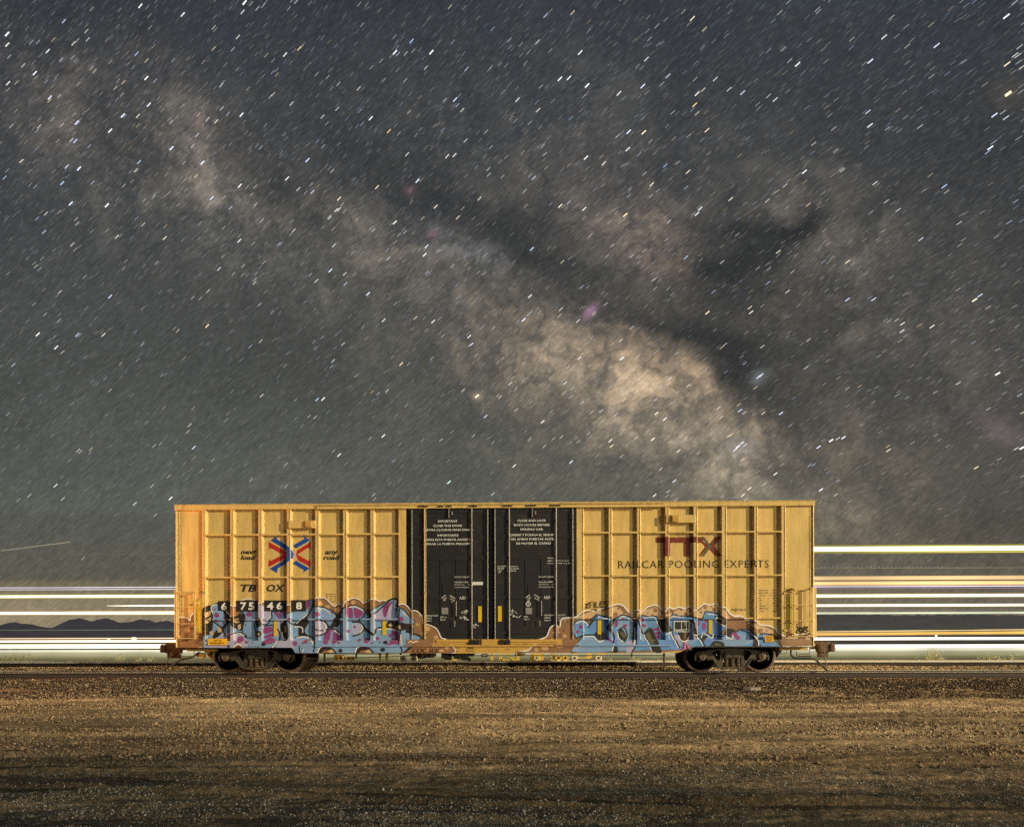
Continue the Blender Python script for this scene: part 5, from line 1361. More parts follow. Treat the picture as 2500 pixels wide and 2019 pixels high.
for p in ([(395, 1310), (430, 1310), (428, 1352), (405, 1362)], [(585, 1300), (600, 1285), (640, 1335), (615, 1350)], [(815, 1320), (850, 1290), (900, 1400), (870, 1400)], [(1172, 1290), (1205, 1290), (1195, 1350), (1170, 1360)], [(1510, 1160), (1548, 1185), (1538, 1215), (1490, 1195)], [(1440, 1415), (1460, 1395), (1500, 1400), (1510, 1418)], [(2000, 1350), (2020, 1355), (2050, 1410), (2030, 1415)]): fl(p, 'g_olive', sm=False)
fl([(410, 1300), (436, 1310), (430, 1360), (412, 1362)], 'g_umber'); fl([(1185, 1290), (1208, 1290), (1200, 1345), (1185, 1358)], 'g_brown')
dots('g_pink', [(220, 1247, 18, 20), (190, 1290, 14, 16), (235, 1297, 10, 12), (550, 1217, 16, 30, 16, .2), (628, 1235, 24, 14, 16, -.3), (605, 1160, 12, 16), (800, 1232, 22, 16), (790, 1180, 16, 22), (1305, 1210, 14, 26), (1360, 1240, 20, 34), (1380, 1190, 16, 12), (1638, 1318, 32, 24), (1672, 1345, 22, 18), (1628, 1360, 9)])
for p in ([(885, 1262), (940, 1245), (948, 1275), (895, 1285)], [(900, 1295), (965, 1280), (970, 1310), (915, 1320)], [(915, 1325), (945, 1320), (950, 1350), (922, 1355)], [(1165, 1378), (1185, 1376), (1240, 1448), (1215, 1470), (1140, 1465)], [(445, 1340), (480, 1345), (520, 1390), (470, 1370)], [(1180, 1215), (1200, 1220), (1190, 1250)]): fl(p, 'g_pink', sm=False)
for p in ([(1180, 1380), (1178, 1465)], [(1188, 1380), (1220, 1460)]): ln(p, 4, Wt, sm=False)
for p, w in (([(180, 1350), (240, 1325), (350, 1320), (360, 1350)], 12), ([(290, 1250), (370, 1140)], 11), ([(480, 1240), (530, 1330), (520, 1400), (545, 1476)], 12), ([(560, 1280), (620, 1250), (650, 1320), (625, 1376), (580, 1372)], 11), ([(720, 1240), (730, 1400), (690, 1476)], 12), ([(745, 1180), (800, 1310), (870, 1260), (960, 1476)], 12),
             ([(1010, 1200), (1130, 1440)], 12), ([(1060, 1280), (1000, 1290)], 11), ([(1230, 1200), (1265, 1210), (1275, 1320), (1320, 1340), (1360, 1424)], 11), ([(1310, 1330), (1390, 1300), (1440, 1330), (1540, 1330)], 11), ([(1700, 1275), (1770, 1300), (1860, 1400), (1865, 1424)], 13), ([(1410, 1424), (1450, 1380), (1520, 1390), (1540, 1424)], 10)): ln(p, w, K)
for p, w in (([(175, 1215), (220, 1196), (260, 1200), (290, 1235)], 9), ([(380, 1150), (440, 1170), (490, 1175)], 8), ([(250, 1335), (340, 1335), (360, 1360), (395, 1382), (430, 1365)], 9), ([(570, 1170), (620, 1150), (700, 1195)], 8), ([(525, 1400), (505, 1470)], 9), ([(560, 1300), (575, 1360), (610, 1385)], 9), ([(720, 1250), (715, 1390), (690, 1430)], 9), ([(800, 1170), (830, 1160), (905, 1165), (975, 1310), (1060, 1290)], 7), ([(800, 1310), (870, 1470)], 7),
             ([(1050, 1300), (1115, 1440)], 9), ([(1030, 1190), (1065, 1150), (1180, 1160)], 8), ([(1120, 1320), (1150, 1375), (1200, 1370), (1215, 1340)], 9), ([(1210, 1215), (1250, 1215), (1255, 1310), (1290, 1330), (1345, 1420)], 8), ([(1390, 1125), (1480, 1140), (1465, 1190), (1550, 1240)], 8), ([(1335, 1350), (1355, 1300), (1430, 1350), (1445, 1310)], 7), ([(1550, 1330), (1620, 1360), (1625, 1320)], 8), ([(1790, 1300), (1850, 1370), (1855, 1420)], 9), ([(1900, 1330), (1960, 1330), (2000, 1370)], 8), ([(1850, 1325), (1870, 1310)], 7)): ln(p, w, Wt)
# tag words sprayed by hand
def hand(strokes, base, w, m):
    for p in strokes: ln(p, w, m, base)
hand([[(265, 1030), (290, 1080)], [(292, 1022), (258, 1085)], [(303, 1020), (308, 1075)], [(303, 1022), (335, 1012)], [(305, 1045), (328, 1040)], [(345, 1020), (347, 1068)], [(362, 1012), (364, 1065), (390, 1060)], [(405, 1012), (400, 1060), (432, 1055)], [(403, 1012), (430, 1008)], [(402, 1036), (425, 1032)], [(465, 1008), (440, 1012), (438, 1032), (462, 1040), (458, 1062), (436, 1066)], [(318, 1090), (345, 1082), (372, 1094)]], 1360, 8, 'g_black')
hand([[(1070, 1250), (1090, 1242), (1092, 1270), (1070, 1303), (1095, 1300)], [(1112, 1250), (1105, 1280), (1122, 1298), (1132, 1265), (1114, 1248)], [(1138, 1250), (1155, 1248), (1142, 1295), (1155, 1292)], [(1160, 1252), (1185, 1244), (1168, 1268), (1186, 1282), (1160, 1302)]], 1660, 9, 'g_black')
g.build('graffiti', box)['label'] = 'blue block-letter graffiti with magenta dots on a cream and brown cloud'

# ---- stencilled lettering, all as read on the car
def letter(items, base=400, name='lettering'):
    t = Paint()
    for it in items: tx(t, *it[:6], base, **(it[6] if len(it) > 6 else {}))
    return t.build(name, box)
BI = dict(bold=.035, shear=.25)
letter([('next', 697, 847, 535, 574, 'btext', BI), ('load', 698, 838, 583, 627, 'btext', BI)])
letter([('any', 1479, 1601, 542, 590, 'btext', BI), ('road', 1462, 1617, 583, 627, 'btext', BI)])
letter([('TB', 696, 846, 853, 922, 'btext', dict(bold=.03, shear=.22)), ('OX', 938, 1110, 852, 922, 'btext', dict(bold=.03, shear=.22))])
t = Paint()
for (a, b_, c, d) in ((1495, 941, 1575, 945), (1495, 1011, 1575, 1015), (1495, 945, 1498, 1011), (1572, 945, 1575, 1011)): t.poly(GP([(a, b_), (c, b_), (c, d), (a, d)]), 'btext')
tx(t, 'PLATE', 1514, 1556, 956, 967, 'btext'); tx(t, 'F', 1529, 1544, 980, 1003, 'btext')
t.build('plate_mark', box)
e = Paint()
e.poly(GP([(975, 447), (1030, 408), (1032, 434), (1120, 487), (1162, 517), (1182, 550), (1188, 580), (1180, 613), (1155, 640), (1040, 706), (1035, 748), (968, 708), (1090, 635), (1122, 610), (1140, 580), (1133, 552), (1110, 527)]), 'navy')
e.poly(GP([(960, 460), (1105, 540), (1136, 577), (1108, 612), (958, 692), (960, 620), (972, 632), (985, 633), (1088, 577), (987, 520), (972, 520), (961, 533)]), 'red')
e.poly(GP([(1182, 493), (1210, 520), (1318, 460), (1337, 440), (1278, 408), (1291, 432)]), 'navy'); e.poly(GP([(1183, 660), (1210, 632), (1312, 692), (1335, 706), (1272, 748), (1286, 722)]), 'navy')
e.poly(GP([(1347, 459), (1348, 532), (1334, 514), (1320, 516), (1222, 577), (1322, 633), (1336, 630), (1344, 618), (1346, 692), (1234, 632), (1215, 580), (1222, 540), (1235, 530)]), 'red')
e.build('emblem', box)['label'] = 'red and blue crossed-arrows emblem'
e = Paint(); Z4 = 1360
e.poly(GP([(912, 416), (1097, 416), (1107, 430), (1117, 416), (1335, 416), (1352, 432), (1352, 468), (1232, 468), (1232, 595), (1170, 595), (1170, 468), (1046, 468), (1046, 595), (984, 595), (984, 468), (912, 468)], Z4), 'maroon')
e.poly(GP([(1340, 440), (1395, 500), (1331, 592), (1310, 592), (1372, 503), (1340, 468)], Z4), 'maroon')
e.poly(GP([(1340, 412), (1362, 412), (1424, 502), (1360, 594), (1338, 594), (1396, 502)], Z4), 'slate')
e.poly(GP([(1467, 412), (1522, 412), (1452, 498), (1522, 592), (1468, 592), (1410, 528), (1430, 500), (1412, 478)], Z4), 'maroon')
e.build('emblem', box)['label'] = 'maroon company logo with a grey chevron'
letter([('RAILCAR POOLING EXPERTS', 567, 1960, 628, 704, 'btext', dict(space=1.12))], Z4)
letter([('XJH61', 478, 612, 1074, 1105, 'btext')], 1660)
rows = ['EXH 17-0', 'EXW 10-8', 'EW 9-7', 'IL', 'IW', 'IH', 'PLR HC', 'EMPTY CG', 'CU FT']; rows2 = ['W 9-4', 'H 15-5', 'H 16-9', '60-9', '9-6', '13-0', '3-8', '5-4', '7603']
its = []
for i, (a, b_) in enumerate(zip(rows, rows2)):
    y = 901 + 24 * i
    its += [(a, 740, 740 + 9.4 * len(a), y, y + 13, 'btext', dict(bold=.01)), (b_, 899 - 8.5 * len(b_), 899, y, y + 13, 'btext', dict(bold=.01))]
for q in range(0, len(its), 2): letter(its[q:q + 2], 1660, 'data_row')
for i, a in enumerate(('W-9121B', '42 IN CPLR', 'NO 24 BRAKE BEAM', '2 INCH NP COMP SHOE')): letter([(a, 471, 471 + 9 * len(a), 1206 + 24 * i, 1218 + 24 * i, 'g_tan')], 1660, 'data_row')
# service panel on the sill
t = Paint(); t.off = .030
fl2 = lambda x0, x1, y0, y1, m: t.poly(GP([(x0, y0), (x1, y0), (x1, y1), (x0, y1)], Z4), m)
fl2(1078, 1224, 1190, 1293, 'ltext'); fl2(1086, 1148, 1198, 1268, 'g_black'); fl2(1153, 1195, 1198, 1268, 'g_black'); fl2(1198, 1216, 1198, 1268, 'g_black'); fl2(1086, 1216, 1273, 1286, 'g_black')
fl2(1176, 1190, 1205, 1210, 'ltext'); fl2(1176, 1190, 1223, 1228, 'ltext'); fl2(1096, 1170, 1277, 1282, 'ltext')
t.build('service_panel', box)
# placards
def placard(x0, x1, y0, y1, base, lines, label):
    a = G(x0, y1, base); b = G(x1, y0, base); yy = min(surf(mean2(a[0], b[0]), mean2(a[1], b[1])), Y_F) - .028
    o = MB().box(a[0], b[0], yy - .004, yy, a[1], b[1]).build('warning_placard', M['placard'], box)
    o['label'] = label
    p = Paint()
    w = .007
    yy2 = yy - .006
    for q in ([(a[0], a[1]), (b[0], a[1]), (b[0], a[1] + w), (a[0], a[1] + w)], [(a[0], b[1] - w), (b[0], b[1] - w), (b[0], b[1]), (a[0], b[1])], [(a[0], a[1]), (a[0] + w, a[1]), (a[0] + w, b[1]), (a[0], b[1])], [(b[0] - w, a[1]), (b[0], a[1]), (b[0], b[1]), (b[0] - w, b[1])]): p.poly(q, 'btext', flat=yy2)
    n = len(lines); h = (b[1] - a[1]) * .78 / n
    for i, (s_, f) in enumerate(lines):
        zz = b[1] - (b[1] - a[1]) * .11 - h * (i + 1) + h * .14; c = mean2(a[0], b[0]); hw = (b[0] - a[0]) * f / 2
        p.text(s_, c - hw, c + hw, zz, zz + h * .72, 'btext', bold=.02, flat=yy2 - .001)
    p.build('placard_text', o)
placard(409, 593, 1352, 1414, 400, [('THIS CAR', .42), ('EXCESS HEIGHT', .72)], 'wide orange THIS CAR EXCESS HEIGHT placard')
placard(777, 859, 1323, 1388, 1660, [('THIS CAR', .74), ('EXCESS', .66), ('HEIGHT', .62)], 'small orange THIS CAR EXCESS HEIGHT placard')
# door notices
def notices(parent, lines, small, marks):
    def one(fn, name):
        t = Paint(); t.off = .0135; fn(t); t.build(name, parent)
    for s_, c, w, y in lines: one(lambda t: tx(t, s_, c - w / 2, c + w / 2, y - 22, y, 'ltext', 980, bold=.022), 'notice_line')
    for it in small:
        s_, x, y, h = it[:4]; rt = it[4] if len(it) > 4 else 0
        one(lambda t: tx(t, s_, x, x + .76 * h * len(s_), y - h, y, 'ltext', 980, bold=.012, rot=rt), 'stencil')
    def allm(t):
        for p, w in marks: t.stroke(GP(smooth(p, False), 980), w * SCL, 'ltext')
    one(allm, 'scribble')

random.seed(5)
def scribble(x0, y0, w, h, n):
    out = []
    for i in range(n):
        x = x0 + random.uniform(0, w * .8); y = y0 + random.uniform(0, h)
        out.append(([(x + random.uniform(-w * .16, w * .2), y + random.uniform(-h * .25, h * .25)) for k in range(4)], 3.4))
    return out
notices(dl, [('IMPORTANT', 428, 178, 286), ('CLOSE THIS DOOR', 428, 268, 327), ('BEFORE CLOSING MAIN DOOR', 432, 460, 365), ('IMPORTANTE', 430, 192, 416), ('CIERRE ESTA PUERTA ANTES DE', 432, 456, 455), ('CERRAR LA PUERTA PRINCIPAL', 430, 456, 494)],
        [('DO NOT LUBE DOOR', 492, 794, 13), ('ROLLERS LUBED', 492, 841, 13), ('DATE (11   -17)', 492, 865, 13), ('FCA-SHOALS, AL', 492, 889, 13), ('ASD', 534, 993, 26), ('ABRIR', 366, 974, 13, .6), ('OPEN', 380, 996, 13, .6), ('CERRAR', 442, 978, 13, -.5), ('CLOSE', 445, 1002, 13, -.5), ('LATCH', 162, 1149, 13), ('LIBERAR PARA', 222, 1149, 13), ('CERRAR', 222, 1173, 13), ('PUERTA', 222, 1197, 13), ('SEAL', 358, 1163, 13), ('SELLO', 358, 1187, 13)],
        scribble(528, 1095, 110, 80, 9) + scribble(660, 1210, 66, 45, 6) + [([(390, 1004), (410, 998)], 5), ([(462, 1018), (480, 1014)], 5), ([(400, 1156), (416, 1156)], 4)])
notices(dr, [('CLOSE AND LOCK', 1201, 264, 280), ('BOTH DOORS BEFORE', 1201, 328, 320), ('MOVING CAR', 1202, 210, 360), ('CIERRE Y PONGA EL SEGURO', 1216, 430, 411), ('EN AMBAS PUERTAS ANTES', 1216, 404, 450), ('DE MOVER EL CARRO', 1218, 320, 489)],
        [('OPENING', 1344, 620, 12), ('MAIN W 10\'-0" H 12\'-6"', 1344, 643, 12), ('TOTAL W 16\'-0" H 12\'-6"', 1344, 667, 12), ('SECURITY', 888, 697, 13), ('DISPOSITIVO', 974, 697, 12), ('DEVICE', 888, 717, 13), ('DE SEGURIDAD', 974, 717, 12), ('ONLY', 888, 737, 13), ('SOLAMENTE', 974, 737, 12), ('DO NOT LUBE DOOR', 1267, 792, 13), ('ROLLERS LUBED', 1267, 839, 13),
         ('DATE (11   -17)', 1267, 863, 13), ('FCA-SHOALS, AL', 1267, 887, 13), ('ASD', 1310, 988, 26), ('ABRIR', 1140, 972, 13, .6), ('OPEN', 1155, 992, 13, .6), ('CERRAR', 1218, 970, 13, -.5), ('CLOSE', 1222, 994, 13, -.5), ('SEAL', 1130, 1158, 13), ('SELLO', 1130, 1182, 13), ('LIBERAR PARA', 1317, 1144, 13), ('CERRAR', 1317, 1169, 13), ('PUERTA', 1317, 1193, 13), ('UNLATCH', 1442, 1144, 13), ('TO CLOSE', 1442, 1167, 13), ('DOOR', 1442, 1190, 13)],
        scribble(1005, 1085, 105, 75, 10) + [([(1150, 1030), (1168, 1012), (1188, 1030), (1188, 1042), (1168, 1056), (1150, 1042), (1150, 1030)], 7), ([(1168, 1016), (1168, 1052)], 6), ([(895, 752), (912, 742)], 5), ([(1164, 1004), (1184, 998)], 5), ([(1503, 1178), (1503, 1196)], 4)])
t = Paint(); t.off = .012
for p, q in ((1108, 1583), (1150, 1585), (1232, 1585.5), (1300, 1583), (1300, 1568)):
    a = at(p, q, -.87)
    for k in range(3): t.poly([(a[0] + .06 * k, a[1]), (a[0] + .06 * k + .04, a[1] + .006), (a[0] + .06 * k + .05, a[1] + .022), (a[0] + .06 * k + .01, a[1] + .018)], 'btext', flat=-.8555)
for x0, x1, y0, y1 in ((1139.5, 1156.5, 1580, 1582), (1139.5, 1156.5, 1583, 1584.6), (1137.4, 1138.6, 1584, 1590), (1140, 1157, 1588.2, 1589.8), (1107, 1118, 1588.5, 1590)):
    a = at(x0, y1, -.87); b_ = at(x1, y0, -.87); t.poly([a, (b_[0], a[1]), b_, (a[0], b_[1])], 'btext', flat=-.8557)
t.build('sill_stencil', box)

# ------------------------------------------------------------------ streaks of light left by the passing train, on the far track
Y_T = 11.6
WHT, YEL, LAV, PEA, ORA, PAL = (5.0, 4.8, 3.7), (1.3, 1.15, .28), (1.5, 1.35, 1.7), (1.15, .80, .38), (1.3, .72, .16), (.75, .80, .52)
TR = 'streaks of light along the far track'
def streak(side, y, h, mid, edge, label, strength=1.0, e0=.3, x_near=None, taper=False, y_end=None, thick=.05, xfar=None):
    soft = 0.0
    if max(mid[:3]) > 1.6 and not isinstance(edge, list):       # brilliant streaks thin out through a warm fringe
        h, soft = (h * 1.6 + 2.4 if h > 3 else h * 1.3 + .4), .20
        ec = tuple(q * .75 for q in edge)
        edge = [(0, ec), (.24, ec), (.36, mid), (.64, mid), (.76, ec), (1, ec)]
    """side -1 runs out past the low-numbered end of the boxcar, +1 past the other, 0 right across"""
    px0, px1 = {-1: (0, 425), 1: (1990, 2500), 0: (0, 2500)}[side]
    xa, xb = {-1: (-46, -5), 1: (3.5, 46), 0: (-46, 46)}[side]
    if x_near is not None:
        if side < 0: xa = at(x_near, y, Y_T)[0]
        else: xb = at(x_near, y, Y_T)[0]
    if xfar is not None: xa = at(xfar, y, Y_T)[0]
    (ax, az), (bx, bz) = at(px0, y, Y_T), at(px1, y if y_end is None else y_end, Y_T)
    hh = h * (Y_T - CAM.y) / F_PX / 2
    zf = lambda x: az + (bz - az) * (x - ax) / (bx - ax) if y_end is not None else mean2(az, bz)
    n = 24
    b = MB()
    vs, fs = [], []
    prof = [(-1, -.6), (-.6, -1), (.6, -1), (1, -.6), (1, .6), (.6, 1), (-.6, 1), (-1, .6)]
    for i in range(n + 1):
        x = xa + (xb - xa) * i / n
        k = 1.0
        if taper: k = min(1, .06 + i / n * 2.2)
        for p in prof: vs.append((x, Y_T + p[0] * thick / 2, zf(x) + p[1] * hh * k))
    m = len(prof)
    for i in range(n):
        for j in range(m): fs.append((i * m + j, i * m + (j + 1) % m, (i + 1) * m + (j + 1) % m, (i + 1) * m + j))
    fs += [tuple(range(m))[::-1], tuple(n * m + j for j in range(m))]
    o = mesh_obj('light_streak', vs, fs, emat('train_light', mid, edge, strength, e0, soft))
    return tag(o, label, 'light streak', TR)
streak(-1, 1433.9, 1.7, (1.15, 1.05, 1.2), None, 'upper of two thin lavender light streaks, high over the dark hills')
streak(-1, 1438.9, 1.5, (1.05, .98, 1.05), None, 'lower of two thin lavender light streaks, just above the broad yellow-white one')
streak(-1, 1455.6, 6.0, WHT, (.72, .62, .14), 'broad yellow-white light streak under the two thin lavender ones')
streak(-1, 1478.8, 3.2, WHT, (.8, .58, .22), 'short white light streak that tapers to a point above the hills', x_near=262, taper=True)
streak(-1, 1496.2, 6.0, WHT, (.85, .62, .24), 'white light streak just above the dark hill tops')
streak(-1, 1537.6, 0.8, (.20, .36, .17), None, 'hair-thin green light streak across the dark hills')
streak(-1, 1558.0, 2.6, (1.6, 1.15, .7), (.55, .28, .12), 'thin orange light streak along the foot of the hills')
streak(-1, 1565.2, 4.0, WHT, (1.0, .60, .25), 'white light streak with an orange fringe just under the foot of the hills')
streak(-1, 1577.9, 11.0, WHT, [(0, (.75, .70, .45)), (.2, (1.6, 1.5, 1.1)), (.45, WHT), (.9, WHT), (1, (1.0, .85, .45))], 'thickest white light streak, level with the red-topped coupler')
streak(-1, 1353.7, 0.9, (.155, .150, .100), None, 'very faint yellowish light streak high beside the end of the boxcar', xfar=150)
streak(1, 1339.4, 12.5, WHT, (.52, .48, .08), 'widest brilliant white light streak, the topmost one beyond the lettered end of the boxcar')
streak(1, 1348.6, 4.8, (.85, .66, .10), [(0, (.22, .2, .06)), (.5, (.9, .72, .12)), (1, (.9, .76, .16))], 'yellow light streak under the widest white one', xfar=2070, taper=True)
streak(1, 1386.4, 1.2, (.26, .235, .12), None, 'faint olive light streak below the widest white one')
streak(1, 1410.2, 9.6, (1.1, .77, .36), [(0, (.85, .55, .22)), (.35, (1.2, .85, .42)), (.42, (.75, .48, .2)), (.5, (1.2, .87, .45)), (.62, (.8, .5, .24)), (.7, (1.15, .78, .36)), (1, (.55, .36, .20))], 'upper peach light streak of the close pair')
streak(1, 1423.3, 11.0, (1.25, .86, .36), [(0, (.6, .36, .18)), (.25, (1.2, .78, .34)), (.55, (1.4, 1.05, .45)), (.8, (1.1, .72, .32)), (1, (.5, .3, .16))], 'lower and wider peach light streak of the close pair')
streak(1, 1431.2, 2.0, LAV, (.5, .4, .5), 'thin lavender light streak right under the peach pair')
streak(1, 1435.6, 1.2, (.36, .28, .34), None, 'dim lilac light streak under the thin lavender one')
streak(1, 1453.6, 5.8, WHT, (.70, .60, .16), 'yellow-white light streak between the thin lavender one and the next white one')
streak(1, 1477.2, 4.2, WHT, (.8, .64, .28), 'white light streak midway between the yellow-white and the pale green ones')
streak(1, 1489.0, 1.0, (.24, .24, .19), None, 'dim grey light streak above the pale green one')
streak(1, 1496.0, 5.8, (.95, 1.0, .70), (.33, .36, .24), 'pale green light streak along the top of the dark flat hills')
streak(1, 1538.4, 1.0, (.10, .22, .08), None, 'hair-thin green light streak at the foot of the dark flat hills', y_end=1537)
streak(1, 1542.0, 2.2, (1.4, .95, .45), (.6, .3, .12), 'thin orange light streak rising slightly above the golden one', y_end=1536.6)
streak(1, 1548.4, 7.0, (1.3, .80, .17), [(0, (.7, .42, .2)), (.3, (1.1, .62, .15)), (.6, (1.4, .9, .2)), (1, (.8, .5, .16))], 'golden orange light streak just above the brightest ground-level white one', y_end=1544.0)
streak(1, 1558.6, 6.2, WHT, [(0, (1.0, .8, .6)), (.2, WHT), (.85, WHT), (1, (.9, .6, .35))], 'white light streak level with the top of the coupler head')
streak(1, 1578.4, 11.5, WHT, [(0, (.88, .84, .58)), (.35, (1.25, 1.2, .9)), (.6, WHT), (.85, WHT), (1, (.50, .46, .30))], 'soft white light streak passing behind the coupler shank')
streak(0, 1589.4, 9.0, (.70, .66, .44), [(0, (.46, .43, .26)), (.35, (.58, .55, .37)), (.75, (.95, .90, .66)), (1, (1.4, 1.3, 1.0))], 'pale grey-green glowing band for the blurred train body, right behind the wheels')  # blurred lower body of the train, imitated by three dim glowing bands
streak(0, 1598.6, 9.0, (.44, .41, .25), [(0, (.27, .25, .125)), (.3, (.37, .345, .18)), (.4, (.31, .285, .15)), (.6, (.42, .39, .22)), (1, (.48, .45, .27))], 'dimmer olive-grey glowing band for the blurred train body, under the pale one')
streak(0, 1608.2, 9.6, (.20, .20, .12), [(0, (.10, .085, .04)), (.3, (.15, .13, .06)), (.55, (.14, .125, .055)), (.7, (.22, .20, .10)), (1, (.23, .21, .105))], 'lowest dark olive glowing band for the blurred train body, above the far rails')

# little trackside signal lamps burning in the distance
def signal(px, py, w, h, label):
    Y = 12.3
    x, z = at(px, py, Y); s_ = (Y - CAM.y) / F_PX
    root = empty('signal_lamp', (x, Y, -.3), label, 'signal lamp', 'trackside signal lamps')
    MB().tube([(x, Y + .05, -.35), (x, Y + .05, z - h * s_ / 2 - .01)], .012, 8).build('post', M['dark_iron'], root)
    MB().box(x - w * s_ / 2, x + w * s_ / 2, Y - .09, Y - .03, z - h * s_ / 2, z + h * s_ / 2, bev=.012).build('lens', emat('signal_glow', (2.4, 2.3, 1.6)), root)
    MB().box(x - w * s_ / 2 - .006, x + w * s_ / 2 + .006, Y - .03, Y + .07, z - h * s_ / 2 - .006, z + h * s_ / 2 + .006).build('housing', M['dark_iron'], root)
signal(328.5, 1560.3, 11, 9.5, 'square white signal lamp over the orange-fringed streak, before the hills')
signal(267, 1562.4, 7, 4, 'small flat white signal lamp over the orange-fringed streak')
signal(2284, 1551, 4.2, 10, 'narrow upright white signal lamp over the golden streak')

# ------------------------------------------------------------------ desert bushes beyond the tracks
def bush_mat(name, c):
    m = bpy.data.materials.new(name); m.use_nodes = True
    N = NT(m.node_tree); p = m.node_tree.nodes['Principled BSDF']
    gm = N.n('ShaderNodeNewGeometry')
    N.lk.new(N.ramp(gm.outputs['Random Per Island'], [(0, tuple(q * .45 for q in c)), (.6, c), (1, tuple(min(1, q * 1.5) for q in c))]), p.inputs['Base Color'])
    p.inputs['Roughness'].default_value = .8
    tl = N.n('ShaderNodeBsdfTranslucent'); N.lk.new(p.inputs['Base Color'].links[0].from_socket, tl.inputs[0])
    mx = N.n('ShaderNodeMixShader'); mx.inputs[0].default_value = .6
    out = m.node_tree.nodes['Material Output']
    N.lk.new(p.outputs[0], mx.inputs[1]); N.lk.new(tl.outputs[0], mx.inputs[2]); N.lk.new(mx.outputs[0], out.inputs[0])
    return m
bm1, bm2 = bush_mat('dry_leaf', (.72, .70, .40)), bush_mat('grey_leaf', (.45, .43, .27))
def bush(pa, pb, ptop, Y, n, m, label, seed):
    rg = random.Random(seed)
    xa, xb = at(pa, 1600, Y)[0], at(pb, 1600, Y)[0]; zt = at((pa + pb) / 2, ptop, Y)[1]; z0 = float(bed_z(Y)) - .02
    cx, w = (xa + xb) / 2, (xb - xa) / 2
    root = empty('desert_bush', (cx, Y, z0), label, 'bush', 'dry bushes beyond the second track')
    st_, lf = MB(), MB()
    for i in range(n):
        a = rg.uniform(-1, 1); b_ = rg.uniform(-1, 1); hh = (zt - z0) * rg.uniform(.5, 1.0) * (1 - .45 * a * a)
        tip = Vector((cx + a * w, Y + b_ * w * .7, z0 + hh)); base = Vector((cx + a * w * .25, Y + b_ * w * .2, z0 - .03)); midp = base.lerp(tip, .5) + Vector((rg.uniform(-.04, .04), 0, .05))
        st_.tube([base, midp, tip], [.006, .004, .002], 4, cap=False)
        for k in range(30):
            q = midp.lerp(tip, rg.uniform(-.3, 1.05)) + Vector((rg.gauss(0, .035), rg.gauss(0, .035), rg.gauss(0, .03)))
            u_ = Vector((rg.gauss(0, 1), rg.gauss(0, 1), rg.gauss(0, 1))).normalized() * rg.uniform(.012, .028); v_ = Vector((rg.gauss(0, 1), rg.gauss(0, 1), rg.gauss(0, 1))).normalized() * rg.uniform(.008, .016)
            lf.add([q - u_, q + v_, q + u_, q - v_], [(0, 1, 2, 3)])
    st_.build('stem', M['tie'], root)
    mesh_obj('foliage', lf.v, lf.f, m, root)
bush(2240, 2312, 1581, 9.3, 60, bm1, 'tallest pale yellow bush, glowing before the soft white streak', 1)
bush(2388, 2456, 1588, 9.4, 46, bm1, 'pale yellow bush near the edge of view, second to the tallest', 2)
bush(2456, 2500, 1592, 9.5, 24, bm1, 'small loose pale bush at the very edge of view', 9)
bush(330, 382, 1596, 9.3, 34, bm1, 'low pale bush behind the hose of the red-topped coupler', 3)
bush(222, 256, 1598, 9.4, 20, bm2, 'small grey-green bush between two paler ones', 4)
bush(8, 92, 1590, 9.5, 50, bm2, 'wide grey-green bush at the edge of view, below the hills', 5)
bush(278, 308, 1585, 9.9, 18, bm1, 'slim pale bush rising toward the thickest streak', 6)
bush(2165, 2215, 1606, 9.2, 20, bm2, 'very low brown tuft next to the tallest bush', 7)
bush(2048, 2110, 1607, 9.2, 22, bm2, 'very low brown tuft nearest the dangling air hose', 8)
bush(1525, 1575, 1601, 9.3, 26, bm1, 'pale low bush seen under the boxcar between its hangers', 10)
bush(1590, 1615, 1603, 9.3, 14, bm2, 'small dull tuft under the boxcar close to the wheel', 11)
bush(1480, 1500, 1602, 9.3, 12, bm1, 'tiny pale tuft under the boxcar by the white-wheeled trailer', 12)

# ------------------------------------------------------------------ yellow track machines glimpsed under the boxcar
def wheel_disc(px, py, r, Y, m_, root, hub='dark_iron'):
    x, z = at(px, py, Y); k = (Y - CAM.y) / F_PX
    o = MB().lathe_y(x, z, [(Y - .05, r * k * .82), (Y - .06, r * k * .9), (Y - .05, r * k), (Y + .08, r * k)], 24).build('wheel', M[m_], root, True)
    MB().lathe_y(x, z, [(Y - .075, r * k * .3), (Y - .055, r * k * .42)], 12).build('hub', M[hub], o)
def bars(name, lst, Y, m_, root):
    b = MB()
    for q in lst:
        if len(q) == 4:
            x0, x1, y0, y1 = q
            b.box(at(x0, y0, Y)[0], at(x1, y0, Y)[0], Y - .04, Y + .06, at(x0, y1, Y)[1], at(x0, y0, Y)[1])
        else:
            b.plate([[at(p[0], p[1], Y) for p in q[0]]], Y - .03, Y + .05)
    b.build(name, M[m_], root)
Ym = 8.6
root = empty('track_trailer', (at(1340, 1613, Ym)[0], Ym, -.1), 'yellow low trailer with braced frame and small round wheels, under the doors', 'trailer')
bars('frame', [(1198, 1204, 1590, 1611), (1219, 1226, 1590, 1611), (1260, 1268, 1588, 1612), (1221, 1245, 1608.5, 1612.5), (1345, 1354, 1588, 1613), (1195, 1490, 1580, 1592), ([(1231, 1592), (1239, 1592), (1262, 1612), (1253, 1612)],)], Ym, 'yel_obj', root)
bars('cabinet', [(1295, 1328, 1590, 1611), (1300, 1322, 1611, 1613.5)], Ym, 'yel_obj', root)
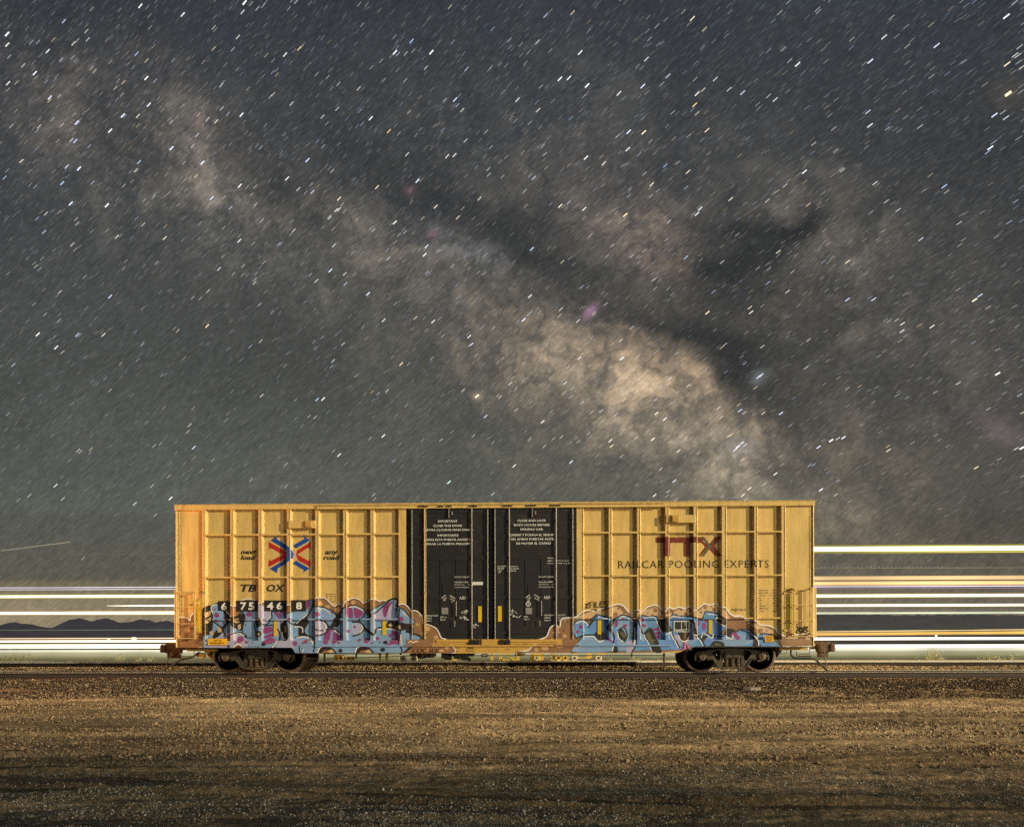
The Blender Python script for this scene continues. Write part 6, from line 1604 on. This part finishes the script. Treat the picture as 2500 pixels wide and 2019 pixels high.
bars('draw_bar', [(1411, 1428, 1604.5, 1607), (1432, 1445, 1592, 1604), (1428, 1452, 1604, 1607), (1370, 1376, 1590, 1596), (1396, 1410, 1590, 1597), ([(1452, 1592), (1485, 1592), (1472, 1598), (1455, 1596)],)], Ym, 'yel_obj', root)
for p in (1364, 1381): wheel_disc(p, 1605.5, 7.6, Ym - .08, 'yel_obj', root)
for p in (1403.5, 1461.5): wheel_disc(p, 1606, 7.6, Ym - .08, 'pale_obj', root)
wheel_disc(1310.5, 1605, 6, Ym - .08, 'pale_obj', root)
root = empty('track_cart', (at(900, 1613, Ym)[0], Ym, -.1), 'small pale and yellow cart behind the brake rods between the bogie and the doors', 'cart')
bars('frame', [(766, 1100, 1578, 1590), (769, 773, 1590, 1612), (816, 842, 1598, 1612), (848, 866, 1602, 1612), (1088, 1115, 1608.5, 1612.5), ([(924, 1590), (931, 1590), (929, 1612), (926, 1612)],), ([(941, 1590), (949, 1590), (946, 1612), (942, 1612)],)], Ym, 'yel_obj', root)
wheel_disc(833, 1606, 6, Ym - .08, 'yel_obj', root)
for p, m_ in ((983.5, 'pale_obj'), (1011, 'pale_obj')): wheel_disc(p, 1608, 8.2, Ym - .08, m_, root)

# ------------------------------------------------------------------ a few loose things on the dirt
def slab(px, py, w, d, h, m_, name, label, cat, rot=.2):
    Y0 = -15.0
    while at(px, py, Y0)[1] > float(ground_h(np.array([at(px, py, Y0)[0]]), np.array([Y0]))[0]) and Y0 < -.4: Y0 += .03
    Y0 = Y0 if py > 1653 else -.45
    x, _ = at(px, py, Y0)
    z = float(ground_h(np.array([x]), np.array([Y0]))[0])
    rg = random.Random(px)
    n = 11
    ring = [(w / 2 * math.cos(2 * math.pi * i / n) * rg.uniform(.8, 1.1), d / 2 * math.sin(2 * math.pi * i / n) * rg.uniform(.75, 1.1)) for i in range(n)]
    vs = [(x + p[0], Y0 + p[1], z - .02) for p in ring] + [(x + p[0] * .92, Y0 + p[1] * .9, z + h * rg.uniform(.8, 1.1)) for p in ring] + [(x, Y0, z + h * 1.05)]
    fs = [(i, (i + 1) % n, n + (i + 1) % n, n + i) for i in range(n)] + [(n + i, n + (i + 1) % n, 2 * n) for i in range(n)]
    tag(mesh_obj(name, vs, fs, m_), label, cat)
sl = mat('pale_concrete', (.20, .18, .175), .85, var=.3, vscale=7, bump=.5, bscale=20)
slab(1834, 1684, .56, .26, .075, sl, 'concrete_lump', 'pale grey lump of broken concrete at the foot of the ballast', 'rubble')
slab(1838, 1663, .62, .12, .035, M['tie'], 'broken_board', 'dark splintered board lying on the ballast above the concrete lump', 'board')
slab(720, 1652, .5, .35, .03, M['iron'], 'steel_plate', 'rusty plate lying against the rail under the second wheel', 'plate')
slab(1040, 1860, .035, .03, .022, sl, 'pale_stone', 'single whitish stone out on the bare dirt', 'stone')
